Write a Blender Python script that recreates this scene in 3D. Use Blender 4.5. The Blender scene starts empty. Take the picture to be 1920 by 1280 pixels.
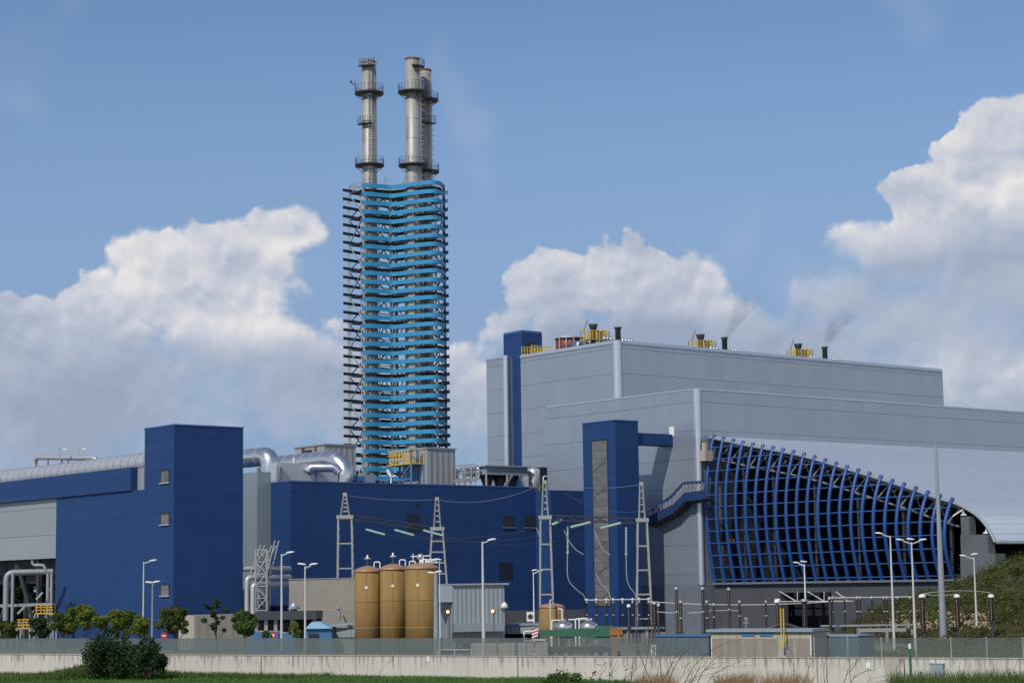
import bpy, math, random
import numpy as np
from mathutils import Vector, Matrix

# ------------------------------------------------------------------ camera
F, CX, CY, H = 3700.0, 960.0, 640.0, 5.4
ALPHA, RHO = math.atan(460.0 / F), 0.0145
sa, ca, sr, cr = math.sin(ALPHA), math.cos(ALPHA), math.sin(RHO), math.cos(RHO)
fw = Vector((0, ca, sa)); u0 = Vector((0, -sa, ca)); r0 = Vector((1, 0, 0))
rt = r0 * cr - u0 * sr
up = u0 * cr + r0 * sr
CAM = Vector((0, 0, H))
scene = bpy.context.scene
COL = scene.collection
cam_data = bpy.data.cameras.new("camera"); cam = bpy.data.objects.new("camera", cam_data)
COL.objects.link(cam); scene.camera = cam
cam_data.sensor_width = 36.0; cam_data.lens = 36.0 * F / 1920.0
cam_data.clip_start = 0.5; cam_data.clip_end = 20000.0
m = Matrix((rt, up, -fw)).transposed().to_4x4(); m.translation = CAM
cam.matrix_world = m

# ------------------------------------------------------------------ light
Rv = Vector((math.sin(math.radians(51)), math.cos(math.radians(51)), 0))      # plant axes
Lv = Vector((-Rv.y, Rv.x, 0))
Z = Vector((0, 0, 1))
sun_d = (Rv + Lv * 0.40 - Z * 1.0).normalized()
sun_l = bpy.data.lights.new("sun", 'SUN'); sun = bpy.data.objects.new("sun", sun_l); COL.objects.link(sun)
sun_l.energy = 3.1; sun_l.angle = math.radians(0.5); sun_l.color = (1.0, 0.93, 0.82)
sun.rotation_euler = sun_d.to_track_quat('-Z', 'Y').to_euler(); sun.location = (-40, -60, 120)
SUN_EL = math.asin(-sun_d.z); SUN_ROT = math.atan2(-sun_d.x, -sun_d.y)
scene.view_settings.view_transform = 'Standard'; scene.view_settings.look = 'None'
scene.view_settings.gamma = 1.0; scene.view_settings.exposure = 0.0
scene.view_settings.use_curve_mapping = False


# ------------------------------------------------------------------ picture <-> world
def ray(px, py): return fw + rt * ((px - CX) / F) - up * ((py - CY) / F)
def at(px, py, Y):
    d = ray(px, py); return CAM + d * (Y / d.y)
def proj(P):
    v = P - CAM; k = F / fw.dot(v); return CX + rt.dot(v) * k, CY - up.dot(v) * k
def gp(px, Y, z=0.0):
    mm = (px - CX) / F
    x = (mm * (fw.y * Y + fw.z * (z - H)) - (rt.y * Y + rt.z * (z - H))) / (rt.x - mm * fw.x)
    return Vector((x, Y, z))
def zat(P, py):
    v = Vector((P.x, P.y, 0)) - CAM; k = -(py - CY) / F
    return (k * fw.dot(v) - up.dot(v)) / (up.z - k * fw.z)
def along(P, d, px):
    v = P - CAM; mm = (px - CX) / F
    return (mm * fw.dot(v) - rt.dot(v)) / (rt.dot(d) - mm * fw.dot(d))
def hit(px, py, P, d):
    n = d.cross(Z); q = ray(px, py); return CAM + q * ((P - CAM).dot(n) / q.dot(n))
def base(P, z=0.0): return Vector((P.x, P.y, z))


# ------------------------------------------------------------------ node helpers
class NT:
    def __init__(s, tree): s.t = tree; s.n = tree.nodes; s.l = tree.links
    def new(s, kind, **kw):
        nd = s.n.new(kind)
        for k, v in kw.items(): setattr(nd, k, v)
        return nd
    def put(s, sock, v):
        if isinstance(v, bpy.types.NodeSocket): s.l.new(v, sock)
        elif v is not None:
            if hasattr(sock.default_value, '__len__') and not hasattr(v, '__len__'): v = (v,) * len(sock.default_value)
            if hasattr(v, '__len__') and len(v) == 3 and len(sock.default_value) == 4: v = (*v, 1.0)
            sock.default_value = v
    def math(s, op, a, b=None, c=None, clamp=False):
        nd = s.new('ShaderNodeMath', operation=op, use_clamp=clamp)
        for i, v in enumerate((a, b, c)):
            if v is not None: s.put(nd.inputs[i], v)
        return nd.outputs[0]
    def vec(s, op, a, b=None, c=None):
        nd = s.new('ShaderNodeVectorMath', operation=op)
        for i, v in enumerate((a, b, c)):
            if v is not None: s.put(nd.inputs[i], v)
        return nd.outputs['Value'] if op in ('LENGTH', 'DOT_PRODUCT') else nd.outputs[0]
    def mix(s, f, a, b, blend='MIX'):
        nd = s.new('ShaderNodeMix', data_type='RGBA', blend_type=blend)
        s.put(nd.inputs[0], f); s.put(nd.inputs[6], a); s.put(nd.inputs[7], b)
        return nd.outputs[2]
    def noise(s, vec, scale, detail=4.0, rough=0.55, distort=0.0):
        nd = s.new('ShaderNodeTexNoise')
        if vec is not None: s.put(nd.inputs['Vector'], vec)
        s.put(nd.inputs['Scale'], scale); s.put(nd.inputs['Detail'], detail); s.put(nd.inputs['Roughness'], rough); s.put(nd.inputs['Distortion'], distort)
        return nd.outputs[0]
    def rng(s, v, a, b, c=0.0, d=1.0, smooth=True):
        nd = s.new('ShaderNodeMapRange', interpolation_type='SMOOTHSTEP' if smooth else 'LINEAR')
        for i, x in enumerate((v, a, b, c, d)): s.put(nd.inputs[i], x)
        return nd.outputs[0]
    def sep(s, v):
        nd = s.new('ShaderNodeSeparateXYZ'); s.put(nd.inputs[0], v); return nd.outputs
    def comb(s, x, y, z):
        nd = s.new('ShaderNodeCombineXYZ')
        for i, v in enumerate((x, y, z)): s.put(nd.inputs[i], v)
        return nd.outputs[0]


# ------------------------------------------------------------------ sky with cumulus
world = bpy.data.worlds.new("World"); scene.world = world; world.use_nodes = True
W = NT(world.node_tree); W.n.clear()
sky = W.new('ShaderNodeTexSky', sky_type='NISHITA'); sky.sun_disc = False
sky.sun_elevation = SUN_EL; sky.sun_rotation = SUN_ROT
sky.altitude = 600.0; sky.air_density = 1.0; sky.dust_density = 0.35; sky.ozone_density = 3.0
SKY_K = 0.095
dirv = W.new('ShaderNodeTexCoord').outputs['Generated']
dx, dy, dz = W.sep(dirv)
az = W.math('ARCTAN2', dx, dy); el = W.math('ARCSINE', dz)
ang = W.comb(az, el, 0.0)
BLOBS = [  # bearings of the cloud heads, in the picture's pixels, turned into azimuth and elevation below
    (30, 640, 140, 85), (30, 780, 280, 130), (285, 490, 95, 75), (200, 570, 100, 80), (390, 550, 210, 110), (430, 475, 120, 58), (545, 432, 85, 44),
    (430, 650, 200, 120), (560, 720, 160, 110), (250, 740, 300, 140), (650, 760, 140, 90),
    (1055, 545, 95, 95), (1170, 530, 130, 85), (1310, 530, 75, 72), (1250, 610, 230, 100), (1080, 640, 150, 95), (1420, 650, 150, 80),
    (1960, 260, 160, 100), (1850, 320, 110, 100), (1770, 400, 120, 95), (1660, 460, 110, 62),
    (1830, 430, 130, 110), (1900, 520, 250, 170), (1720, 600, 240, 120), (1590, 560, 140, 85), (1700, 500, 120, 80), (1880, 700, 280, 150), (1560, 650, 190, 90), (870, 760, 130, 120)]
DARK = [(1780, 560, 230, 110), (1600, 620, 190, 75), (1180, 640, 200, 50), (340, 730, 330, 85), (640, 770, 220, 60), (60, 800, 330, 80)]
PALE = [(1890, 290, 200, 110), (1690, 430, 130, 60), (290, 490, 150, 80), (520, 440, 130, 50), (440, 590, 150, 70), (1090, 520, 140, 60)]
def blob_field(v2, lst, grow=1.1):
    cur = None
    for (bx, by, rx, ry) in lst:
        d = ray(bx, by).normalized(); a_, e_ = math.atan2(d.x, d.y), math.asin(d.z)
        ix, iy = F / (rx * grow), F / (ry * grow)
        L_ = W.vec('LENGTH', W.vec('MULTIPLY_ADD', v2, (ix, iy, 0), (-a_ * ix, -e_ * iy, 0)))
        cur = L_ if cur is None else W.math('SMOOTH_MIN', cur, L_, 0.2)
    return W.math('SUBTRACT', 1.0, cur)
def billow(v2):
    nz = W.new('ShaderNodeTexNoise', noise_dimensions='2D'); W.put(nz.inputs['Vector'], v2)
    for k, v in (('Scale', 17.0), ('Detail', 9.0), ('Roughness', 0.545), ('Distortion', 0.1)): nz.inputs[k].default_value = v
    vo = W.new('ShaderNodeTexVoronoi', voronoi_dimensions='2D', feature='F1')
    W.put(vo.inputs['Vector'], W.vec('MULTIPLY_ADD', nz.outputs['Color'], (0.018, 0.018, 0), v2))
    for k, v in (('Scale', 48.0), ('Detail', 2.0), ('Roughness', 0.42), ('Lacunarity', 2.3)): vo.inputs[k].default_value = v
    return W.math('ADD', W.math('MULTIPLY', W.math('SUBTRACT', nz.outputs[0], 0.5), 0.95), W.math('MULTIPLY', W.math('SUBTRACT', 0.40, vo.outputs['Distance']), 0.36))
bf = blob_field(ang, BLOBS, 1.14)
lowd = W.rng(el, math.radians(6.3), math.radians(3.9)); dark = W.math('MAXIMUM', W.rng(blob_field(ang, DARK, 1.3), -0.25, 0.6), lowd); pale = W.rng(blob_field(ang, PALE, 1.2), -0.1, 0.6)
bl0 = billow(ang); bl1 = billow(W.vec('ADD', ang, (-0.0022, 0.0048, 0.0)))
c0 = W.math('ADD', W.math('ADD', bf, bl0), W.math('MULTIPLY', W.rng(bf, -0.05, -0.40), -0.6))
nsoft = W.new('ShaderNodeTexNoise', noise_dimensions='2D'); W.put(nsoft.inputs['Vector'], ang); nsoft.inputs['Scale'].default_value = 11.0; nsoft.inputs['Detail'].default_value = 2.0
soft = nsoft.outputs[0]
mask = W.rng(c0, -0.02, W.math('ADD', 0.07, W.math('ADD', W.math('MULTIPLY', W.rng(soft, 0.4, 0.68), 0.30), W.math('MULTIPLY', dark, 0.45))))
rel = W.math('SUBTRACT', bl0, bl1)
rim = W.rng(c0, 0.75, 0.05)
lit = W.math('ADD', W.math('MULTIPLY', rel, W.math('SUBTRACT', 0.92, W.math('MULTIPLY', dark, 0.5))), 0.42)
lit = W.math('ADD', lit, W.math('MULTIPLY', rim, 0.16))
lit = W.math('ADD', lit, W.math('SUBTRACT', W.math('MULTIPLY', pale, 0.24), W.math('MULTIPLY', dark, 0.30)))
lit = W.math('ADD', lit, W.math('MULTIPLY', W.math('SUBTRACT', soft, 0.5), 0.7), clamp=True)
ramp = W.new('ShaderNodeValToRGB'); W.put(ramp.inputs[0], lit)
ramp.color_ramp.elements[0].position = 0.05; ramp.color_ramp.elements[0].color = (0.315, 0.385, 0.51, 1)
ramp.color_ramp.elements[1].position = 0.95; ramp.color_ramp.elements[1].color = (0.83, 0.80, 0.79, 1)
e_ = ramp.color_ramp.elements.new(0.5); e_.color = (0.51, 0.55, 0.65, 1)
skycol = W.mix(1.0, sky.outputs[0], (SKY_K * 0.90, SKY_K * 1.0, SKY_K * 1.10), 'MULTIPLY')
front = W.rng(dy, 0.5, 0.8)
low = W.rng(el, math.radians(20.0), math.radians(4.0))
skycol2 = W.mix(W.math('MULTIPLY', W.math('MULTIPLY', low, 0.9), front), skycol, (0.25, 0.36, 0.55))
wisp = W.math('MULTIPLY', W.rng(soft, 0.62, 0.80), 0.22)
skycol3 = W.mix(W.math('MULTIPLY', wisp, front), skycol2, (0.50, 0.55, 0.66))
# unseen cloud banks added round the horizon, stronger right to brighten the grey walls
around = W.math('MULTIPLY', W.math('SUBTRACT', 1.0, W.rng(dy, 0.75, 0.9)), W.math('MULTIPLY', W.rng(el, math.radians(32), math.radians(8)), W.rng(soft, 0.30, 0.45)))
right = W.rng(dx, 0.1, 0.75, 0.45, 1.0)
skycol3 = W.mix(W.math('MULTIPLY', W.math('MULTIPLY', around, right), 0.95), skycol3, (0.92, 0.92, 0.95))
final = W.mix(W.math('MULTIPLY', W.math('MULTIPLY', mask, 0.96), front), skycol3, ramp.outputs[0])
bg = W.new('ShaderNodeBackground'); W.put(bg.inputs[0], W.vec('MULTIPLY', final, (1 / SKY_K,) * 3)); bg.inputs[1].default_value = SKY_K
wo = W.new('ShaderNodeOutputWorld'); W.l.new(bg.outputs[0], wo.inputs[0])
scene.cycles.max_bounces = 6; scene.cycles.diffuse_bounces = 3; scene.cycles.glossy_bounces = 3; scene.cycles.transparent_max_bounces = 8
world.cycles.sampling_method = 'MANUAL'; world.cycles.sample_map_resolution = 512

# ------------------------------------------------------------------ materials
def newmat(name):
    mt = bpy.data.materials.new(name); mt.use_nodes = True; mt.node_tree.nodes.clear()
    t = NT(mt.node_tree); out = t.new('ShaderNodeOutputMaterial'); b = t.new('ShaderNodeBsdfPrincipled')
    t.l.new(b.outputs[0], out.inputs[0]); return mt, t, b
def bump(t, b, h, strength, dist=0.05):
    bp = t.new('ShaderNodeBump'); bp.inputs['Strength'].default_value = strength; bp.inputs['Distance'].default_value = dist
    t.put(bp.inputs['Height'], h); t.l.new(bp.outputs[0], b.inputs['Normal'])
def plain(name, col, rough=0.5, metal=0.0, var=0.12, scale=0.8, streak=0.0, dirt=None, bmp=0.0):
    """paint or metal with uneven tone, vertical weather streaks and blotches of dirt"""
    mt, t, b = newmat(name)
    oc = t.new('ShaderNodeTexCoord').outputs['Object']
    n1 = t.noise(oc, scale, 5.0, 0.6)
    f = t.math('ADD', 1.0 - var, t.math('MULTIPLY', n1, 2 * var))
    if streak:
        n2 = t.noise(t.vec('MULTIPLY', oc, (2.2, 2.2, 0.16)), 1.0, 4.0, 0.65)
        f = t.math('MULTIPLY', f, t.math('ADD', 1.0 - streak, t.math('MULTIPLY', n2, 2 * streak)))
    c = t.vec('MULTIPLY', col, t.comb(f, f, f))
    if dirt:
        n3 = t.noise(t.vec('MULTIPLY', oc, (1.0, 1.0, 0.3)), dirt[1], 6.0, 0.7)
        c = t.mix(t.rng(n3, dirt[2], dirt[3]), c, dirt[0])
    t.put(b.inputs['Base Color'], c); b.inputs['Metallic'].default_value = metal
    t.put(b.inputs['Roughness'], t.math('ADD', rough - 0.06, t.math('MULTIPLY', n1, 0.12)))
    if bmp: bump(t, b, t.noise(oc, scale * 8, 4.0, 0.6), bmp)
    return mt
def uvw(t):
    return t.sep(t.new('ShaderNodeUVMap').outputs[0])
def panels(name, col, pw, ph, line, lcol, rough, metal, var, ribs=None, vline=1.0, streak=0.08, spec=0.5):
    """sheet cladding: joints every pw x ph metres, each panel its own tone, fine ribs"""
    mt, t, b = newmat(name)
    u, v, _ = uvw(t)
    fu, fv = t.math('DIVIDE', u, pw), t.math('DIVIDE', v, ph)
    wn = t.new('ShaderNodeTexWhiteNoise', noise_dimensions='2D')
    t.put(wn.inputs['Vector'], t.comb(t.math('FLOOR', fu), t.math('FLOOR', fv), 0))
    wr = t.new('ShaderNodeTexWhiteNoise', noise_dimensions='1D'); t.put(wr.inputs['W'], t.math('FLOOR', fv))
    k = t.math('ADD', 1 - var, t.math('MULTIPLY', wn.outputs[0], var))
    k = t.math('ADD', k, t.math('MULTIPLY', wr.outputs[0], var))
    oc = t.new('ShaderNodeTexCoord').outputs['Object']
    n2 = t.noise(t.vec('MULTIPLY', oc, (0.5, 0.5, 0.06)), 1.0, 4.0, 0.6)
    n3 = t.noise(oc, 0.09, 3.0, 0.5)
    k = t.math('MULTIPLY', k, t.math('ADD', 1 - streak, t.math('MULTIPLY', t.math('ADD', n2, n3), streak)))
    c = t.vec('MULTIPLY', col, t.comb(k, k, k))
    du = t.math('MULTIPLY', t.math('PINGPONG', u, pw / 2), 1.0); dv = t.math('PINGPONG', v, ph / 2)
    mu = t.math('MULTIPLY', t.math('LESS_THAN', du, line * 0.8), vline); mv = t.math('LESS_THAN', dv, line)
    lm = t.math('MAXIMUM', mu, mv)
    c = t.mix(lm, c, lcol)
    t.put(b.inputs['Base Color'], c); b.inputs['Metallic'].default_value = metal
    t.put(b.inputs['Roughness'], t.math('ADD', rough - 0.05, t.math('MULTIPLY', n2, 0.1)))
    b.inputs['Specular IOR Level'].default_value = spec
    h = t.math('SUBTRACT', 1.0, lm)
    if ribs:
        w = t.math('SINE', t.math('MULTIPLY', v if ribs[0] == 'h' else u, 2 * math.pi / ribs[1]))
        h = t.math('ADD', h, t.math('MULTIPLY', w, ribs[2]))
    h = t.math('ADD', h, t.math('MULTIPLY', t.noise(oc, 0.6, 2.0, 0.5), 1.2))
    bump(t, b, h, 0.5, 0.03)
    return mt
def corrugated(name, col, pitch, rough=0.45, metal=0.3, depth=0.05, var=0.1):
    mt, t, b = newmat(name)
    u, v, _ = uvw(t); oc = t.new('ShaderNodeTexCoord').outputs['Object']
    n1 = t.noise(t.vec('MULTIPLY', oc, (1.2, 1.2, 0.15)), 1.0, 5.0, 0.65)
    s = t.math('SINE', t.math('MULTIPLY', u, 2 * math.pi / pitch))
    k = t.math('ADD', 1 - var, t.math('MULTIPLY', n1, 2 * var))
    t.put(b.inputs['Base Color'], t.vec('MULTIPLY', col, t.comb(k, k, k)))
    b.inputs['Metallic'].default_value = metal; b.inputs['Roughness'].default_value = rough
    bump(t, b, t.math('SUBTRACT', t.rng(s, -0.5, 0.5), 0.5), 1.0, depth)
    return mt
def concrete(name, col, stain=0.3, joint=3.0):
    mt, t, b = newmat(name)
    u, v, _ = uvw(t); oc = t.new('ShaderNodeTexCoord').outputs['Object']
    n1 = t.noise(oc, 0.35, 6.0, 0.6)
    drip = t.math('ADD', t.noise(t.comb(t.math('MULTIPLY', u, 4.6), t.math('MULTIPLY', v, 0.35), 0.0), 1.0, 5.0, 0.7), t.rng(v, -0.3, 1.0, -0.05, 0.07))
    k = t.math('MULTIPLY', t.math('ADD', 0.82, t.math('MULTIPLY', n1, 0.36)), t.math('SUBTRACT', 1.0, t.math('MULTIPLY', t.rng(drip, 0.50, 0.74), stain)))
    c = t.vec('MULTIPLY', col, t.comb(k, k, t.math('MULTIPLY', k, 0.98)))
    j = t.math('LESS_THAN', t.math('PINGPONG', u, joint / 2), 0.02)
    c = t.mix(t.math('MULTIPLY', j, 0.5), c, (0.12, 0.11, 0.10))
    t.put(b.inputs['Base Color'], c); b.inputs['Roughness'].default_value = 0.9; b.inputs['Specular IOR Level'].default_value = 0.2
    bump(t, b, t.noise(oc, 6.0, 5.0, 0.6), 0.3, 0.03)
    return mt
def leafmat(name, cols, trans=0.25, scale=1.2):
    mt, t, b = newmat(name)
    g = t.new('ShaderNodeNewGeometry'); oc = t.new('ShaderNodeTexCoord').outputs['Object']
    f = t.math('ADD', t.math('MULTIPLY', g.outputs['Random Per Island'], 0.5), t.math('MULTIPLY', t.rng(t.noise(oc, scale, 3.0, 0.6), 0.3, 0.7), 0.5))
    rp = t.new('ShaderNodeValToRGB'); t.put(rp.inputs[0], f)
    for i, c in enumerate(cols):
        p_ = 0.1 + 0.8 * i / (len(cols) - 1)
        el_ = rp.color_ramp.elements[i] if i < 2 else rp.color_ramp.elements.new(p_)
        el_.position = p_; el_.color = (*c, 1)
    els = sorted(range(len(cols)), key=lambda i: i)
    t.put(b.inputs['Base Color'], rp.outputs[0]); b.inputs['Roughness'].default_value = 0.6
    b.inputs['Specular IOR Level'].default_value = 0.25
    if 'Transmission Weight' in b.inputs and trans:
        tr = t.new('ShaderNodeBsdfTranslucent'); t.put(tr.inputs[0], rp.outputs[0])
        mx = t.new('ShaderNodeMixShader'); mx.inputs[0].default_value = trans
        t.l.new(b.outputs[0], mx.inputs[1]); t.l.new(tr.outputs[0], mx.inputs[2])
        t.l.new(mx.outputs[0], t.n['Material Output'].inputs[0])
    return mt

M = {}
M['blue'] = panels('blue_cladding', (0.0175, 0.053, 0.165), 12.0, 1.0, 0.03, (0.0162, 0.050, 0.155), 0.6, 0.0, 0.06, ('h', 0.32, 0.04), 0.12, 0.22, spec=0.18)
M['blue_trim'] = plain('blue_flashing', (0.035, 0.09, 0.26), 0.45, 0.0, 0.08)
M['grey'] = panels('grey_cladding', (0.31, 0.36, 0.425), 3.0, 3.3, 0.04, (0.205, 0.24, 0.29), 0.40, 0.45, 0.07, ('v', 0.5, 0.15), 0.55)
M['grey_trim'] = plain('aluminium_corner', (0.50, 0.55, 0.62), 0.33, 0.55, 0.06)
M['shaft'] = panels('grey_shaft_cladding', (0.25, 0.30, 0.345), 1.0, 40.0, 0.02, (0.22, 0.265, 0.305), 0.5, 0.15, 0.03, None, 1.0)
M['grey_band'] = panels('grey_gallery_cladding', (0.27, 0.31, 0.345), 30.0, 2.9, 0.04, (0.17, 0.195, 0.215), 0.5, 0.1, 0.05, ('h', 0.4, 0.1), 0.0)
M['coping'] = plain('pale_coping', (0.42, 0.48, 0.57), 0.4, 0.4, 0.08)
M['shell'] = panels('roof_shell_sheet', (0.275, 0.33, 0.41), 60.0, 1.0, 0.03, (0.215, 0.26, 0.33), 0.55, 0.15, 0.05, ('h', 0.5, 0.2), 0.0, 0.05)
M['ribblue'] = plain('blue_rib_paint', (0.012, 0.060, 0.235), 0.45, 0.0, 0.15, 0.6, 0.12)
M['purlin'] = plain('blue_purlin_paint', (0.030, 0.110, 0.33), 0.4, 0.0, 0.12)
M['stairblue'] = plain('navy_stair_paint', (0.015, 0.040, 0.125), 0.5, 0.0, 0.12)
M['pipegrey'] = plain('grey_lagged_pipe', (0.30, 0.315, 0.33), 0.5, 0.3, 0.12, 0.8, 0.1)
M['ringblue'] = plain('sky_blue_ring_paint', (0.025, 0.25, 0.465), 0.6, 0.0, 0.12, 0.25, 0.0)
M['steel'] = plain('galvanised_steel', (0.36, 0.365, 0.37), 0.45, 0.45, 0.15, 1.0, 0.1)
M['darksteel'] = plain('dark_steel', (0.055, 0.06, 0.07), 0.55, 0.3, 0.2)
M['chimney'] = plain('weathered_flue_steel', (0.37, 0.365, 0.345), 0.52, 0.3, 0.16, 0.5, 0.16, ((0.24, 0.19, 0.13), 0.35, 0.50, 0.72))
M['rust'] = plain('rusty_rim', (0.16, 0.085, 0.05), 0.8, 0.1, 0.3, 2.0)
M['duct'] = plain('duct_aluminium', (0.62, 0.63, 0.64), 0.30, 0.85, 0.08, 0.7, 0.08)
M['ductdull'] = plain('dull_duct_aluminium', (0.50, 0.52, 0.54), 0.50, 0.5, 0.10, 0.6, 0.12)
M['corr'] = corrugated('corrugated_grey', (0.34, 0.35, 0.35), 0.9, 0.5, 0.2, 0.06)
M['shedcorr'] = corrugated('corrugated_shed_grey', (0.30, 0.345, 0.38), 0.42, 0.5, 0.1, 0.07)
M['bluecorr'] = corrugated('blue_grey_sheet', (0.085, 0.135, 0.20), 0.5, 0.5, 0.1, 0.06)
M['shedflat'] = plain('shed_fascia', (0.27, 0.32, 0.36), 0.5, 0.1, 0.1)
M['yellow'] = plain('yellow_rail_paint', (0.62, 0.42, 0.03), 0.5, 0.0, 0.15, 2.0)
M['white'] = plain('white_paint', (0.76, 0.76, 0.74), 0.5, 0.0, 0.08)
M['pole'] = plain('pale_pole_paint', (0.60, 0.60, 0.56), 0.45, 0.15, 0.08, 1.0, 0.05)
M['polegrey'] = plain('grey_pole', (0.30, 0.33, 0.37), 0.45, 0.3, 0.08)
M['silo'] = plain('brown_fibreglass', (0.255, 0.160, 0.050), 0.78, 0.0, 0.2, 0.7, 0.38, ((0.165, 0.13, 0.036), 0.7, 0.50, 0.70))
M['silocap'] = plain('silo_cap_fibreglass', (0.34, 0.20, 0.12), 0.4, 0.0, 0.15, 1.5, 0.1)
M['seam'] = plain('red_brown_seam', (0.28, 0.11, 0.04), 0.5, 0.0, 0.25, 3.0)
M['beige'] = concrete('beige_render', (0.27, 0.255, 0.225), 0.12, 6.0)
M['wall'] = concrete('wall_concrete', (0.55, 0.52, 0.475), 0.62, 2.6)
M['conc'] = concrete('pale_concrete', (0.42, 0.385, 0.335), 0.25, 5.0)
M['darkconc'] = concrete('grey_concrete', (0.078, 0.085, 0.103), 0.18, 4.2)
M['pier'] = concrete('pier_concrete', (0.125, 0.135, 0.155), 0.15, 9.0)
M['taupe'] = concrete('pebble_panel', (0.27, 0.24, 0.215), 0.15, 9.0)
M['plinth'] = concrete('blue_grey_concrete', (0.142, 0.172, 0.225), 0.12, 4.0)
M['glass'] = plain('dark_glass', (0.03, 0.04, 0.045), 0.12, 0.0, 0.2)
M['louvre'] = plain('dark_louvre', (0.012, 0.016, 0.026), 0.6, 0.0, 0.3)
M['meshgrey'] = panels('grey_mesh_sheet', (0.16, 0.16, 0.165), 1.0, 0.8, 0.03, (0.11, 0.11, 0.112), 0.6, 0.1, 0.22, None, 0.8)
M['fence'] = plain('galvanised_grating', (0.155, 0.185, 0.185), 0.55, 0.3, 0.15, 0.3)
M['porcelain'] = plain('brown_porcelain', (0.034, 0.016, 0.014), 0.3, 0.0, 0.2)
M['blackpor'] = plain('black_porcelain', (0.018, 0.016, 0.018), 0.35, 0.0, 0.2)
M['greenglass'] = plain('pale_green_glass', (0.36, 0.50, 0.46), 0.15, 0.0, 0.1, 3.0)
M['green'] = plain('green_crane_paint', (0.034, 0.125, 0.075), 0.45, 0.0, 0.2, 1.0, 0.1)
M['orange'] = plain('orange_paint', (0.30, 0.13, 0.03), 0.6, 0.0, 0.3, 2.0, 0.2)
M['red'] = plain('red_paint', (0.50, 0.03, 0.025), 0.5)
M['tankblue'] = plain('blue_container_paint', (0.05, 0.16, 0.33), 0.5, 0.0, 0.15)
M['lightblue'] = plain('light_blue_sheet', (0.22, 0.42, 0.55), 0.45, 0.0, 0.12)
M['bark'] = plain('bark', (0.075, 0.055, 0.04), 0.9, 0.0, 0.3, 5.0)
M['twig'] = plain('bare_twig', (0.11, 0.075, 0.06), 0.8, 0.0, 0.3, 3.0)
M['rock'] = plain('pale_rubble', (0.36, 0.27, 0.185), 0.9, 0.0, 0.3, 2.0)
M['tyre'] = plain('tyre_rubber', (0.02, 0.02, 0.02), 0.8)
M['browntank'] = plain('brown_oxide_tank', (0.19, 0.055, 0.028), 0.5, 0.0, 0.25, 1.0, 0.2)
M['leaf_yellow'] = leafmat('yellow_green_leaf', [(0.068, 0.115, 0.022), (0.125, 0.185, 0.03), (0.21, 0.235, 0.034), (0.11, 0.17, 0.028)])
M['leaf_olive'] = leafmat('olive_leaf', [(0.04, 0.066, 0.02), (0.085, 0.12, 0.028), (0.15, 0.17, 0.04)])
M['leaf_dark'] = leafmat('dark_green_leaf', [(0.016, 0.036, 0.016), (0.030, 0.064, 0.024), (0.055, 0.10, 0.034)], 0.15)
M['leaf_mid'] = leafmat('green_leaf', [(0.036, 0.075, 0.017), (0.07, 0.13, 0.028), (0.125, 0.19, 0.04)])
M['leaf_hill'] = leafmat('hillside_leaf', [(0.02, 0.034, 0.012), (0.05, 0.068, 0.018), (0.085, 0.085, 0.026), (0.10, 0.062, 0.024)], 0.2, 0.16)
M['grass'] = leafmat('grass_blade', [(0.06, 0.14, 0.03), (0.10, 0.21, 0.042), (0.15, 0.25, 0.06)], 0.3, 0.25)
M['weed'] = leafmat('weed_blade', [(0.042, 0.082, 0.018), (0.072, 0.13, 0.026), (0.11, 0.15, 0.036), (0.11, 0.095, 0.04)], 0.2, 0.5)
M['straw'] = leafmat('dry_straw', [(0.26, 0.18, 0.09), (0.38, 0.27, 0.14), (0.20, 0.12, 0.06)], 0.2, 1.0)
def lampglow():
    mt, t, b = newmat('lit_sodium_lamp'); b.inputs['Base Color'].default_value = (0.8, 0.5, 0.25, 1)
    b.inputs['Emission Color'].default_value = (1.0, 0.42, 0.14, 1); b.inputs['Emission Strength'].default_value = 2.2; return mt
M['glow'] = lampglow()


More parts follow.
